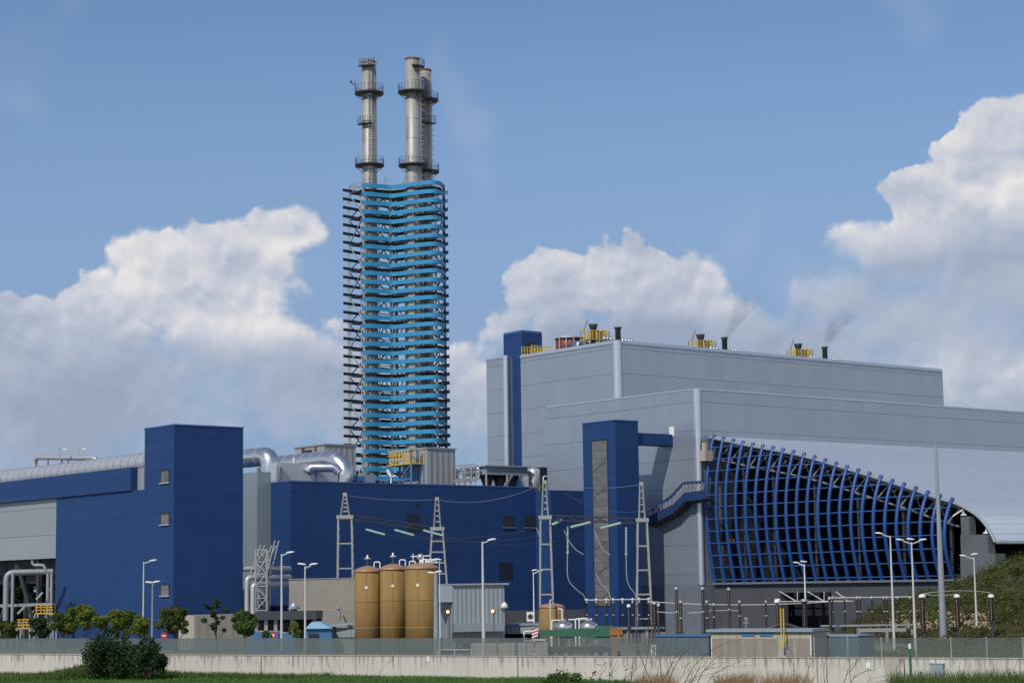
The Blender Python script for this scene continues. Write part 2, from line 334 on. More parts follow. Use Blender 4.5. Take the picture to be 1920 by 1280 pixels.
# ------------------------------------------------------------------ mesh building
class MB:
    def __init__(s): s.v = []; s.f = []; s.sm = []
    def face(s, idx, smooth=False): s.f.append(tuple(idx)); s.sm.append(smooth)
    def add(s, pts):
        i = len(s.v); s.v.extend([tuple(p) for p in pts]); return i
    def quad(s, *pts):
        i = s.add(pts); s.face(range(i, i + len(pts))); return s
    def hexa(s, p):      # 0-3 bottom ring, 4-7 top ring
        i = s.add(p)
        for q in ((3, 2, 1, 0), (4, 5, 6, 7), (0, 1, 5, 4), (1, 2, 6, 5), (2, 3, 7, 6), (3, 0, 4, 7)): s.face([i + k for k in q])
        return s
    def obox(s, p, a, b, c):
        p, a, b, c = Vector(p), Vector(a), Vector(b), Vector(c)
        if a.cross(b).dot(c) < 0: a, b = b, a
        return s.hexa([p, p + a, p + a + b, p + b, p + c, p + a + c, p + a + b + c, p + b + c])
    def cbox(s, c, x, y, z, ax=None, ay=None):   # centred on c in plan, standing on c.z
        ax = Vector(ax) if ax is not None else Vector((1, 0, 0)); ay = Vector(ay) if ay is not None else Z.cross(ax)
        c = Vector(c); return s.obox(c - ax * (x / 2) - ay * (y / 2), ax * x, ay * y, Z * z)
    def prism(s, pts, z0, z1):
        n = len(pts)
        area = sum(pts[k][0] * pts[(k + 1) % n][1] - pts[(k + 1) % n][0] * pts[k][1] for k in range(n))
        if area < 0: pts = pts[::-1]
        i = s.add([(p[0], p[1], z0) for p in pts] + [(p[0], p[1], z1) for p in pts])
        s.face([i + k for k in range(n)][::-1]); s.face([i + n + k for k in range(n)])
        for k in range(n): s.face([i + k, i + (k + 1) % n, i + n + (k + 1) % n, i + n + k])
        return s
    def tube(s, pts, r, n=10, caps=True, smooth=True):
        pts = [Vector(p) for p in pts]; rs = r if hasattr(r, '__len__') else [r] * len(pts)
        t0 = (pts[1] - pts[0]).normalized(); a = t0.cross(Z)
        if a.length < 1e-3: a = Vector((1, 0, 0))
        a.normalize(); rings = []
        for k, p in enumerate(pts):
            if k == 0: t = t0
            elif k == len(pts) - 1: t = (pts[k] - pts[k - 1]).normalized()
            else: t = ((pts[k + 1] - p).normalized() + (p - pts[k - 1]).normalized()).normalized()
            a = (a - t * a.dot(t)).normalized(); b = t.cross(a)
            rings.append(s.add([p + (a * math.cos(2 * math.pi * j / n) + b * math.sin(2 * math.pi * j / n)) * rs[k] for j in range(n)]))
        for k in range(len(rings) - 1):
            for j in range(n): s.face([rings[k] + j, rings[k] + (j + 1) % n, rings[k + 1] + (j + 1) % n, rings[k + 1] + j], smooth)
        if caps:
            i = s.add([s.v[rings[0] + j] for j in range(n)]); s.face([i + j for j in range(n)][::-1])
            i = s.add([s.v[rings[-1] + j] for j in range(n)]); s.face([i + j for j in range(n)])
        return s
    def cyl(s, p, q, r, n=12, r2=None): return s.tube([p, q], [r, r if r2 is None else r2], n)
    def bar(s, p, q, w, h=None):
        p, q = Vector(p), Vector(q); t = q - p; h = h or w
        a = t.cross(Z)
        a = Vector((1, 0, 0)) if a.length < 1e-4 else a.normalized()
        b = t.normalized().cross(a)
        return s.obox(p - a * (w / 2) - b * (h / 2), a * w, b * h, t)
    def lathe(s, c, prof, n=20, smooth=True):
        c = Vector(c); rings = []
        for r, z in prof: rings.append(s.add([c + Vector((r * math.cos(2 * math.pi * j / n), r * math.sin(2 * math.pi * j / n), z)) for j in range(n)]))
        for k in range(len(rings) - 1):
            for j in range(n): s.face([rings[k] + j, rings[k] + (j + 1) % n, rings[k + 1] + (j + 1) % n, rings[k + 1] + j], smooth)
        s.face([rings[0] + j for j in range(n)][::-1]); s.face([rings[-1] + j for j in range(n)])
        return s
    def ball(s, c, r, n=10, sz=1.0):
        return s.lathe(c, [(max(1e-3, r * math.sin(math.pi * k / 6)), -r * sz * math.cos(math.pi * k / 6)) for k in range(7)], n)
    def rail(s, pts, h=1.1, step=1.4, r=0.035, rows=3):
        """guard rail along a path"""
        pts = [Vector(p) for p in pts]
        for a, b in zip(pts, pts[1:]):
            n = max(1, int((b - a).length / step))
            for k in range(n + 1):
                q = a.lerp(b, k / n); s.bar(q, q + Z * h, r * 2)
            for k in range(1, rows + 1): s.bar(a + Z * (h * k / rows), b + Z * (h * k / rows), r * 2)
        return s
    def build(s, name, mat, parent=None): return mesh_object(name, s.v, s.f, mat, parent, s.sm)

ORIG = {}
def mesh_object(name, verts, faces, mat, parent=None, smooth=None):
    o3 = ORIG.get(parent.name, Vector((0, 0, 0))) if parent is not None else Vector((0, 0, 0))
    V = np.array(verts, dtype=np.float64).reshape(-1, 3) - np.array(o3)[None, :]
    me = bpy.data.meshes.new(name); me.from_pydata(V.tolist(), [], faces)
    if smooth is not None: me.polygons.foreach_set('use_smooth', np.array(smooth, dtype=bool))
    nf = len(me.polygons); nl = len(me.loops)
    nr = np.empty(nf * 3, dtype=np.float32); me.polygons.foreach_get('normal', nr); nr = nr.reshape(-1, 3)
    lt = np.empty(nf, dtype=np.int32); me.polygons.foreach_get('loop_total', lt)
    vi = np.empty(nl, dtype=np.int32); me.loops.foreach_get('vertex_index', vi)
    nrl = np.repeat(nr, lt, axis=0); P = (V + np.array(o3)[None, :])[vi]
    tx, ty = -nrl[:, 1], nrl[:, 0]; ln = np.sqrt(tx * tx + ty * ty); flat = np.abs(nrl[:, 2]) > 0.9
    ln[ln < 1e-6] = 1; u = (P[:, 0] * tx + P[:, 1] * ty) / ln; v = P[:, 2].copy()
    u[flat] = P[flat, 0]; v[flat] = P[flat, 1]
    uv = me.uv_layers.new(name='UVMap'); uv.data.foreach_set('uv', np.stack([u, v], 1).astype(np.float32).ravel())
    me.materials.append(mat if not isinstance(mat, str) else M[mat])
    o = bpy.data.objects.new(name, me); COL.objects.link(o)
    if parent is not None: o.parent = parent; ORIG[o.name] = o3.copy()
    else: ORIG[o.name] = Vector((0, 0, 0))
    return o
def tag(o, label=None, cat=None, group=None, kind=None):
    for k, v in (('label', label), ('category', cat), ('group', group), ('kind', kind)):
        if v: o[k] = v
    return o
def thing(name, label, cat, loc, group=None):
    o = bpy.data.objects.new(name, None); COL.objects.link(o); o.location = loc; o.empty_display_size = 0.5
    ORIG[o.name] = Vector(loc); return tag(o, label, cat, group)
def solo(name, mb, mat, label, cat, group=None, kind=None): return tag(mb.build(name, mat), label, cat, group, kind)
def copy_tree(o, loc, label):
    r = o.copy(); COL.objects.link(r); r.location = loc; r['label'] = label
    for ch in list(o.children):
        c = ch.copy(); COL.objects.link(c); c.parent = r
        for g in list(ch.children):
            d = g.copy(); COL.objects.link(d); d.parent = c
    return r
def spline(P, k=8):
    """Catmull-Rom through the points"""
    P = [Vector(p) for p in P]; Q = [P[0] * 2 - P[1]] + P + [P[-1] * 2 - P[-2]]; out = []
    for i in range(1, len(Q) - 2):
        a, b, c, d = Q[i - 1:i + 3]
        for j in range(k):
            t = j / k
            out.append(0.5 * ((2 * b) + (c - a) * t + (2 * a - 5 * b + 4 * c - d) * t * t + (3 * b - a - 3 * c + d) * t ** 3))
    out.append(P[-1]); return out
def bend(P, rad, k=6):
    """polyline with rounded corners"""
    P = [Vector(p) for p in P]; out = [P[0]]
    for i in range(1, len(P) - 1):
        a, b, c = P[i - 1], P[i], P[i + 1]
        r = min(rad, (a - b).length * 0.49, (c - b).length * 0.49)
        p, q = b + (a - b).normalized() * r, b + (c - b).normalized() * r
        for j in range(k + 1):
            t = j / k; out.append(p * (1 - t) ** 2 + b * 2 * t * (1 - t) + q * t * t)
    out.append(P[-1]); return out
def leaf_cloud(name, C, size, mat, parent=None, seed=0, up_bias=0.3):
    """many small leaf faces at the points C"""
    rg = np.random.default_rng(seed); n = len(C); C = np.asarray(C)
    nrm = rg.normal(size=(n, 3)); nrm[:, 2] += up_bias; nrm /= np.linalg.norm(nrm, axis=1)[:, None]
    a = np.cross(nrm, rg.normal(size=(n, 3))); a /= np.linalg.norm(a, axis=1)[:, None] + 1e-9
    b = np.cross(nrm, a); s_ = (size * rg.uniform(0.6, 1.4, n))[:, None]
    V = np.stack([C - a * s_, C - b * s_ * 0.55, C + a * s_, C + b * s_ * 0.55], 1).reshape(-1, 3)
    Fc = np.arange(4 * n).reshape(-1, 4).tolist()
    return mesh_object(name, V, Fc, mat, parent)
def blades(name, Bp, height, width, mat, parent=None, seed=0, lean=0.35):
    rg = np.random.default_rng(seed); n = len(Bp); Bp = np.asarray(Bp)
    th = rg.uniform(0, 2 * math.pi, n); h = height * rg.uniform(0.5, 1.3, n); w = width * rg.uniform(0.6, 1.4, n)
    d = np.stack([np.cos(th), np.sin(th), 0 * th], 1); ph = rg.uniform(0, 2 * math.pi, n)
    ln = np.stack([np.cos(ph), np.sin(ph), 0 * ph], 1) * (h * lean * rg.uniform(0, 1.5, n))[:, None]
    mid = Bp + ln * 0.4; mid[:, 2] += h * 0.6; tip = Bp + ln; tip[:, 2] += h
    V = np.stack([Bp - d * w[:, None], Bp + d * w[:, None], mid + d * w[:, None] * 0.7, mid - d * w[:, None] * 0.7, tip], 1).reshape(-1, 3)
    k = np.arange(n) * 5
    Fc = np.stack([k, k + 1, k + 2, k + 3], 1).tolist() + np.stack([k + 3, k + 2, k + 4], 1).tolist()
    return mesh_object(name, V, Fc, mat, parent)

# ================================================================== GROUND
Ww = Vector((0.879, -0.477, 0)).normalized(); Wn = Vector((-Ww.y, Ww.x, 0)); W0 = Vector((-38.9, 150.0, 0))   # the boundary wall's line
def sstep(a, b, x):
    t = min(1, max(0, (x - a) / (b - a))); return t * t * (3 - 2 * t)
def field_z(x, y):
    f = -0.5 - 0.45 * sstep(3, 16, x) + 0.05 * math.sin(x * 0.7) * math.sin(y * 0.5)
    b = min(3.7, 5.4 - (0.0535 + 0.0015 * sstep(-5, 10, x)) * max(y, 0)) + 0.02 * math.sin(x * 1.3)
    k = 0.25; h = max(k - abs(f - b), 0) / k
    return max(f, b) + h * h * k * 0.25
def sheet(name, S, Q, zf, mat, smooth=True):
    V = []; Fc = []
    for q in Q:
        for s_ in S:
            p = W0 + Ww * s_ + Wn * q; V.append((p.x, p.y, zf(p.x, p.y)))
    n = len(S)
    for j in range(len(Q) - 1):
        for i in range(n - 1): Fc.append((j * n + i, j * n + i + 1, (j + 1) * n + i + 1, (j + 1) * n + i))
    return tag(mesh_object(name, V, Fc, mat, None, [smooth] * len(Fc)), kind='structure')
def groundmat(name, c1, c2, sc):
    mt, t, b = newmat(name); oc = t.new('ShaderNodeTexCoord').outputs['Object']
    n1 = t.noise(oc, sc, 8.0, 0.65); t.put(b.inputs['Base Color'], t.mix(t.rng(n1, 0.35, 0.65), c1, c2))
    b.inputs['Roughness'].default_value = 0.95; b.inputs['Specular IOR Level'].default_value = 0.1
    bump(t, b, t.noise(oc, sc * 6, 5.0, 0.7), 0.6, 0.1); return mt
sheet('field_ground', [-3000, -600, -150] + [-60 + 2.0 * i for i in range(100)] + [300, 800, 3000], [-160 + 2.0 * i for i in range(78)] + [-4, -3, -2, -1, 0.14], field_z, groundmat('field_soil', (0.05, 0.085, 0.02), (0.075, 0.11, 0.028), 0.3))
sheet('yard_ground', [-6000, -1500, -300, -60, -20, 0, 20, 40, 60, 80, 120, 300, 1500, 6000], [0.16, 10, 30, 60, 120, 300, 1000, 3000, 9000], lambda x, y: 0.0, groundmat('yard_gravel', (0.17, 0.16, 0.14), (0.24, 0.22, 0.19), 0.2))

# ---- boundary wall and the fence on it
WT = 0.94
bw = MB()
for a, b in ((-60, 24.2), (24.26, 44.4), (44.46, 70), (70.06, 110)):
    bw.obox(W0 + Ww * a - Wn * 0.16 + Z * -3, Ww * (b - a), Wn * 0.32, Z * (WT + 3))
wall_t = thing('boundary_wall', 'long pale concrete boundary wall with dark drip stains in front of the plant', 'wall', W0)
bw.build('wall_body', 'wall', wall_t)
cp = MB(); cp.obox(W0 + Ww * -60 - Wn * 0.20 + Z * WT, Ww * 170, Wn * 0.40, Z * 0.07); cp.build('coping', 'conc', wall_t)
pr = MB()
for s_ in (Ww * along(W0, Ww, 1676)).length, : pr.obox(W0 + Ww * (s_ - 0.45) - Wn * 0.24 + Z * -3, Ww * 0.9, Wn * 0.48, Z * (WT + 2.98))
pr.build('pier', 'conc', wall_t)
s_at = lambda px: along(W0, Ww, px)
def fence(px0, px1, nm_label, wbar, pitch, hgt=1.12, col='fence', rows=0.28, post='fence'):
    s0, s1 = s_at(px0), s_at(px1); f = MB(); n = int((s1 - s0) / pitch); b0 = W0 + Z * (WT + 0.07)
    for i in range(n):
        p = b0 + Ww * (s0 + (i + 0.5) * pitch)
        f.obox(p - Ww * (wbar / 2) - Wn * 0.004, Ww * wbar, Wn * 0.008, Z * hgt)
    k = int(hgt / rows)
    for j in range(k + 1):
        p = b0 + Ww * s0 + Z * (0.03 + j * (hgt - 0.08) / k); f.obox(p - Wn * 0.012, Ww * (s1 - s0), Wn * 0.0075, Z * 0.022)
    t = thing('mesh_fence', nm_label, 'fence', b0 + Ww * s0)
    f.build('grating', col, t)
    npost = max(1, round((s1 - s0) / 2.0))
    for i in range(npost + 1):
        ps = MB(); p = b0 + Ww * (s0 + (s1 - s0) * i / npost) + Wn * 0.04
        ps.cbox(p, 0.06, 0.05, hgt + 0.03, Ww); ps.build('post', post, t)
fence(-40, 826, 'close barred grey steel fence on the wall behind the two dark green bushes', 0.105, 0.135)
fence(829, 1328, 'see-through grey steel grating on the wall in front of the green crane', 0.036, 0.068)
fence(1528, 1990, 'open wire grating with pale posts on the wall below the overgrown bank', 0.024, 0.066, rows=0.14, post='pole')

# ================================================================== BUILDINGS
def face_quad(mb, P, d, px0, py0, px1, py1, out, thick, off=0.0):
    """a board on the vertical plane through P along d, seen between two picture corners"""
    a = hit(px0, py0, P, d); b = hit(px1, py0, P, d); z1 = a.z; c = hit(px0, py1, P, d)
    return mb.obox(base(a, c.z) + out * off, base(b) - base(a), out * thick, Z * (a.z - c.z))
OL, OR = -Rv, -Lv           # outward normals of faces that run along L and along R

# ---- A: blue hall on the left with its stair tower
KA = base(at(327, 797, 190)); ztA = zat(KA, 797)
hall = thing('blue_hall', 'dark blue clad hall with a square tower and three small windows', 'building', KA)
tw = MB(); lenT = along(KA, Lv, 268); wT = along(KA, Rv, 455); tw.prism([KA, KA + Rv * wT, KA + Rv * wT + Lv * lenT, KA + Lv * lenT], 0, ztA)
tw.build('tower', 'blue', hall)
cpz = MB(); cpz.prism([KA + OL * .06 + OR * .06, KA + Rv * (wT + .06) + OR * .06, KA + Rv * (wT + .06) + Lv * (lenT + .06), KA + OL * .06 + Lv * (lenT + .06)], ztA, ztA + 0.14); cpz.build('coping', 'blue_trim', hall)
l102 = along(KA, Lv, 102); pA = KA + Lv * lenT; zlow = hit(268, 917, KA, Lv).z
lo = MB(); lo.prism([pA + Lv * 0.01, pA + Rv * 9, KA + Lv * l102 + Rv * 9, KA + Lv * l102], 0, zlow - 0.02); lo.build('wall', 'blue', hall)
zb = hit(245, 876, KA, Lv).z; l245 = along(KA, Lv, 246)
ub = MB(); lE = l102 + 45
ub.prism([KA + Lv * l245 + OL * .22, KA + Lv * l245 + Rv * 8.8, KA + Lv * lE + Rv * 8.8, KA + Lv * lE + OL * .22], zlow, zb); ub.build('upper_band', 'blue', hall)
ng = MB(); ng.prism([KA + Lv * (lenT + .05) + Rv * .5, KA + Lv * (l245 - .05) + Rv * .5, KA + Lv * (l245 - .05) + Rv * 8, KA + Lv * (lenT + .05) + Rv * 8], zlow, zb - .1); ng.build('grey_panel', 'shedcorr', hall)
gpn = MB(); zg = hit(50, 1048, KA, Lv).z
gpn.prism([KA + Lv * (l102 + .02) + Rv * .25, KA + Lv * (l102 + .02) + Rv * 8.5, KA + Lv * lE + Rv * 8.5, KA + Lv * lE + Rv * .25], zg, zlow - .03); gpn.build('gallery', 'grey_band', hall)
for (y0, y1) in ((881, 906), (961, 984), (1094, 1117)):
    fr = MB(); face_quad(fr, KA, Lv, 301.5, y0, 318, y1, OL, .05, .003); w_ = fr.build('window', 'louvre', hall)
    pn = MB(); face_quad(pn, KA, Lv, 303.5, y0 + 3, 317.5, y1 - 1, OL, .03, .054); pn.build('pane', 'meshgrey', w_)
    sl = MB(); face_quad(sl, KA, Lv, 301, y1 - 1, 318.5, y1 + 1.2, OL, .16, .003); sl.build('sill', 'coping', w_)
dk = MB()
for q in (.8, 4.5, 8.0):
    for kk in range(1, 8, 2): dk.cbox(KA + Lv * (l102 + kk * 5.5) + Rv * q, .45, .45, zg - .02, Lv)
for kk in range(1, 6, 2):
    a, b = KA + Lv * (l102 + kk * 5.5) + Rv * .8, KA + Lv * (l102 + (kk + 2) * 5.5) + Rv * .8
    dk.bar(a + Z * .4, (a + b) / 2 + Z * (zg - .5), .28); dk.bar(b + Z * .4, (a + b) / 2 + Z * (zg - .5), .28)
    dk.bar(a + Rv * 7.2 + Z * .4, b + Rv * 7.2 + Z * (zg - .5), .28)
dk.build('column_frame', 'darksteel', hall)
sf_ = MB(); sf_.obox(KA + Lv * (l102 + .3) + Rv * 1.6 + Z * (zg - 1.7), Lv * 40, Rv * 6, Z * 1.66)
for kk in range(5): sf_.obox(KA + Lv * (l102 + 1.5 + kk * 7) + Rv * 2.2 + Z * (zg - 2.6), Lv * 3.4, Rv * 3.4, Z * .88)
sf_.build('underside_hopper', 'louvre', hall)
# duct on its roof
def duct(name, pts, r, mat, label, ring=1.8, group=None, rads=None, n=20):
    t = thing(name, label, 'duct', pts[0], group)
    MB().tube(pts, r, n).build('pipe', mat, t)
    L_ = 0; rg = MB()
    for a, b in zip(pts, pts[1:]):
        a, b = Vector(a), Vector(b); d = (b - a).normalized(); ln = (b - a).length; s_ = (-L_) % ring
        while s_ < ln:
            c = a + d * s_; rg.tube([c - d * .05, c + d * .05], r + .035, n); s_ += ring
        L_ += ln
    if ring < 50: rg.build('joint_ring', 'ductdull' if mat == 'duct' else 'steel', t)
    return t
q0 = KA + Rv * 3.2; zc = zat(q0 + Lv * along(q0, Lv, 262), 849) - 1.1
duct('roof_duct', [q0 + Lv * (lenT - .6) + Z * zc, q0 + Lv * (l102 + 44) + Z * zc], 1.1, 'ductdull', 'long banded grey duct lying on the roof left of the blue tower', 1.6)
a = at(64, 893, 224); b = at(66, 857, 224); c = at(180, 858, 213)
duct('vent_pipe', bend([a, b, c, c - Z * 1.2], .9), .28, 'ductdull', 'thin bent silver pipe standing over the long roof duct at the far left', 99)
lt = MB()
for px in (90, 116, 128):
    p = at(px, 885, 220); lt.bar(p, p + Z * 1.4, .12)
lt.bar(at(80, 882, 221), at(146, 870, 214), .14)
solo('pipe_support', lt, 'darksteel', 'dark steel pipe supports on top of the long roof duct', 'pipe support')
for px, sw in ((112, 1), (148, 1)):
    p = at(px, 866 if px > 130 else 876, 216); pl = MB(); top = at(px, 841, 216)
    pl.bar(base(p, p.z), base(p, top.z), .09); pl.bar(base(p, top.z), base(p, top.z) + Vector((.55, 0, 0)), .09)
    t = thing('roof_lamp', 'small grey roof lamp %s' % ('above the thin vent pipe, next to the blue tower' if px > 130 else 'above the long duct, farther from the blue tower'), 'lamp', base(p, p.z))
    pl.build('pole', 'steel', t); hd = MB(); hd.cbox(base(p, top.z - .12) + Vector((.55, 0, 0)), .45, .25, .14); hd.build('lamp_head', 'white', t)

# ---- pipes, columns and yellow baskets below the gallery
pp = MB(); a = at(10, 1195, 205); b = at(14, 1073, 205); c = at(99, 1071, 206)
rackL = thing('pipe_rack', 'grey pipe on tall posts under the grey gallery at the far left', 'pipe rack', base(a))
pp.tube(bend([base(a), Vector((a.x, a.y, b.z)), c], .8), .31, 12); pp.build('main_pipe', 'pipegrey', rackL)
p2 = MB()
for px in (22, 88, 95): q = gp(px, 203); p2.tube([q, base(q, at(px, 1074, 203).z)], .17, 8)
for px in (61, 66): pass
p2.bar(at(0, 1135, 206), at(100, 1132, 200), .3); p2.bar(at(33, 1150, 202), at(46, 1137, 202), .2); p2.bar(at(68, 1123, 202), at(80, 1110, 202), .2)
p2.build('stanchion', 'steel', rackL)
p3 = MB(); p3.tube(bend([at(60, 1050, 203), at(62, 1059, 203), at(83, 1059, 203), at(86, 1070, 203)], .5), .16, 8); p3.build('branch_pipe', 'pipegrey', rackL)
for (x0, y0, x1, y1, lab) in ((65, 1133, 100, 1148, 'upper yellow railed basket under the grey gallery, against the blue wall'), (32, 1161, 56, 1176, 'lower yellow railed basket under the grey gallery, farther left')):
    D = 200; a, b = at(x0, y1, D), at(x1, y1, D); a.z = b.z; hh = at(x0, y0, D).z - a.z
    t = thing('railed_platform', lab, 'platform', a)
    MB().obox(a - Z * .12, b - a, Vector((0, 1.4, 0)), Z * .1).build('deck', 'yellow', t)
    w = Vector((0, 1.4, 0)); MB().rail([a, b, b + w, a + w, a], hh, .5, .035, 3).build('railing', 'yellow', t)
    for q in (a, b, a + w, b + w): MB().bar(base(q), q - Z * .13, .14).build('leg', 'steel', t)
# ---- concrete base block right of the tower
pb = MB(); KB = KA + Rv * .3 + OR * .5; pbz = hit(400, 1151, KA, Rv).z
solo('loading_wall', pb.prism([KB, KB + Rv * 14, KB + Rv * 14 + OR * 3, KB + OR * 3], 0, pbz), 'conc', 'low pale concrete wall along the foot of the blue tower, behind the small trees', 'wall')

# ---- B: blue long hall in the middle and the grey shaft beside it
KM = base(at(545, 903, 216)); zM = zat(KM, 903)
mid = thing('blue_long_hall', 'long dark blue clad hall behind the brown silos and steel gantries', 'building', KM)
rM = along(KM, Rv, 1008); lM = along(KM, Lv, 508)
KM2 = KM + Rv * rM; l2 = along(KM2, -Lv, 1037); KM3 = KM2 - Lv * l2
b_ = MB(); b_.prism([KM, KM2, KM2 + Lv * 24, KM + Lv * 24], 0, zM); b_.build('wall', 'blue', mid)
b_ = MB(); b_.prism([KM3, KM3 + Rv * 13, KM3 + Rv * 13 + Lv * 6, KM3 + Lv * 6 + Rv * .002], 0, zM - .35); b_.build('wing', 'blue', mid)
b_ = MB(); b_.obox(KM + OL * .05 + OR * .05 + Z * (zM), Rv * (rM + .1), Lv * .5, Z * .16); b_.obox(KM + OL * .05 + Lv * .46 + Z * zM, Rv * .5, Lv * 23, Z * .16); b_.build('coping', 'blue_trim', mid)
def dark_window(P, d, rect, parent, out, sill=True, mat='glass'):
    x0, y0, x1, y1 = rect; w = MB(); face_quad(w, P, d, x0, y0, x1, y1, out, .05, .003); f = w.build('window', 'louvre', parent)
    p = MB(); face_quad(p, P, d, x0 + 1.2, y0 + 1.4, x1 - 1.2, y1 - 1.2, out, .03, .055); p.build('pane', mat, f)
    if sill: s_ = MB(); face_quad(s_, P, d, x0 - .5, y1, x1 + 1.5, y1 + 1.3, out, .16, .003); s_.build('sill', 'steel', f)
for rc in ((943, 967, 963, 988), (984, 967, 1004, 988)): dark_window(KM, Rv, rc, mid, OR)
for rc in ((763, 964, 774, 977), (776, 964, 787, 977), (763, 984, 774, 995), (776, 984, 787, 995), (779, 943, 786, 951), (936, 1054, 947.5, 1069), (949, 1054, 960.5, 1069), (936, 1071, 947.5, 1086), (949, 1071, 960.5, 1086)):
    w = MB(); face_quad(w, KM, Rv, *rc, OR, .04, .003); w.build('vent', 'louvre', mid)
KS = KM + Lv * lM + OL * 1.8; KSr = along(KS, -Rv, 484)
shaft = MB(); lS = along(KS, Lv, 440)
solo('grey_shaft', shaft.prism([KS, KS + Rv * 1.78, KS + Rv * 1.78 + Lv * (lS + 3), KS + Lv * (lS + 3)], 0, zat(KS, 884)), 'shaft', 'narrow plain grey clad shaft between the blue tower and the long blue hall', 'building')

# ---- C: tall grey boiler house
KC = base(at(1156, 640, 257)); zC = zat(KC, 640)
boil = thing('boiler_house', 'tall grey panelled boiler house with yellow vents on its roof', 'building', KC)
KCt = base(KC, zC); lC = along(KCt, Lv, 912); l976 = along(KCt, Lv, 976); l949 = along(KCt, Lv, 948); rC = along(KCt, Rv, 1767)
b_ = MB(); b_.prism([KC, KC + Rv * rC, KC + Rv * rC + Lv * 26, KC + Rv * 4 + Lv * 26, KC + Rv * 4 + Lv * l976, KC + Lv * l976], 0, zC); b_.build('wall', 'grey', boil)
b_ = MB(); b_.prism([KC + Lv * l949, KC + Lv * l949 + Rv * 3, KC + Lv * lC + Rv * 3, KC + Lv * lC], 0, zat(KC + Lv * l949, 668)); b_.build('side_wall', 'grey', boil)
def corner_col(P, z0, z1, r, parent): MB().cyl(base(P, z0) + (Rv + Lv) * (r * .55), base(P, z1) + (Rv + Lv) * (r * .55), r, 18).build('corner_trim', 'grey_trim', parent)
corner_col(KC, 0, zC + .1, .54, boil); corner_col(KC + Lv * l949, 0, zat(KC + Lv * l949, 667), .42, boil)
b_ = MB()
rr = .38
b_.tube([KC + Z * (zC - .1) + (Rv + Lv) * .25, KC + Z * (zC - .1) + Rv * (rC - .2) + Lv * .25], rr, 12); b_.tube([KC + Z * (zC - .1) + (Rv + Lv) * .25, KC + Z * (zC - .1) + Lv * l976 + Rv * .25], rr, 12)
zs = zat(KC + Lv * l949, 669); b_.tube([KC + Z * zs + Rv * .2 + Lv * l949, KC + Z * zs + Rv * .2 + Lv * lC], .3, 12); b_.build('coping', 'coping', boil)
# blue stair tower in its flank
l951, l986 = along(KC + Rv * 1.2, Lv, 951.5), l976
PS = KC + Rv * 1.2; zS = hit(955, 626, PS, Lv).z
PSn = PS + Lv * along(PS, Lv, 987.5)
b_ = MB(); b_.prism([PSn + Rv * .0, PSn + Rv * 3.6, PS + Lv * l951 + Rv * 3.6, PS + Lv * l951], 0, zS); 
stt = thing('stair_tower', 'slim blue stair tower let into the flank of the grey boiler house', 'tower', base(PSn)); b_.build('wall', 'blue', stt)
b_ = MB(); b_.tube([PSn + Z * zS + (Rv + Lv) * .2, PS + Lv * (l951 - .1) + Z * zS + Rv * .2], .3, 10); b_.tube([PSn + Z * zS + (Rv + Lv) * .2, PSn + Z * zS + Rv * 3.5 + Lv * .2], .3, 10); b_.build('coping', 'blue_trim', stt)
dr = MB(); d0 = PSn + Rv * .9 + OR * .03 + Z * zC; dr.obox(d0, Rv * 1.1, OR * .04, Z * 2.3); dr.build('door', 'louvre', stt)
rl = MB(); p0 = PSn + OR * .2 + Z * zC; rl.rail([p0 - Rv * .3, p0 + Rv * 4.2], 1.5, .45, .05, 3); rl.rail([p0 - Rv * .2 + OR * 2, p0 + Rv * 3.5 + OR * 2], 1.5, .5, .05, 2)
solo('stair_railing', rl, 'yellow', 'yellow railings at the roof door of the slim blue stair tower', 'railing')

# ---- D: lower grey block with the ash hall roof
KE = base(at(1306, 730, 228)); zE = zat(KE, 730)
low = thing('grey_block', 'lower grey panelled block in front of the boiler house, running out to the right', 'building', KE)
lE2 = along(base(KE, zE), Lv, 1024); rE = along(KE, Rv, 2300)
zP = hit(1300, 1096, KE, Lv).z
b_ = MB(); b_.prism([KE, KE + Rv * rE, KE + Rv * rE + Lv * lE2, KE + Lv * lE2], zP, zE); b_.build('wall', 'grey', low)
b_ = MB(); b_.prism([KE + OL * .1 + OR * .1, KE + Rv * 3 + OR * .1, KE + Rv * 3 + Lv * lE2, KE + OL * .1 + Lv * lE2], 0, zP - .01); b_.build('base_wall', 'plinth', low)
corner_col(KE, zP, zE + .08, .42, low)
b_ = MB(); b_.obox(KE + OL * .06 + OR * .06 + Z * zE, Rv * rE, Lv * .5, Z * .18); b_.obox(KE + OL * .06 + Lv * .46 + Z * zE, Rv * .5, Lv * (lE2 - .5), Z * .18); b_.build('coping', 'coping', low)
dk = MB(); face_quad(dk, KE, Lv, 1255, 800, 1264, 818, OL, .05, .004); dk.build('hatch', 'white', low)

# roof shell: a barrel that springs from the block's wall and comes down to the right
G0 = KE + Rv * 2.0
prof_px = [(1316, 819), (1400, 832), (1500, 851), (1600, 880), (1700, 911), (1752, 929), (1785, 938.5), (1806, 947), (1833, 964), (1850, 983), (1860, 1000), (1866, 1013)]
prof = []
for x, y in prof_px:
    P = hit(x, y, G0, Lv); t_ = (base(P) - base(G0)).dot(-Lv); prof.append((max(0.0, t_), P.z))
prof[0] = (0.012, prof[0][1])
prof_s = [(p.x, p.y) for p in spline([Vector((a, b, 0)) for a, b in prof], 5)]
ash = thing('ash_hall', 'barrel roofed hall whose open end is closed by a curved blue lattice', 'building', G0)
sh = MB(); LEN = 220.0; TH = .35
outer = [G0 - Lv * a + Z * b for a, b in prof_s]; inner = [G0 - Lv * a + Z * (b - TH) for a, b in prof_s]
n = len(outer); i0 = sh.add(outer + inner + [p + Rv * LEN for p in outer] + [p + Rv * LEN for p in inner])
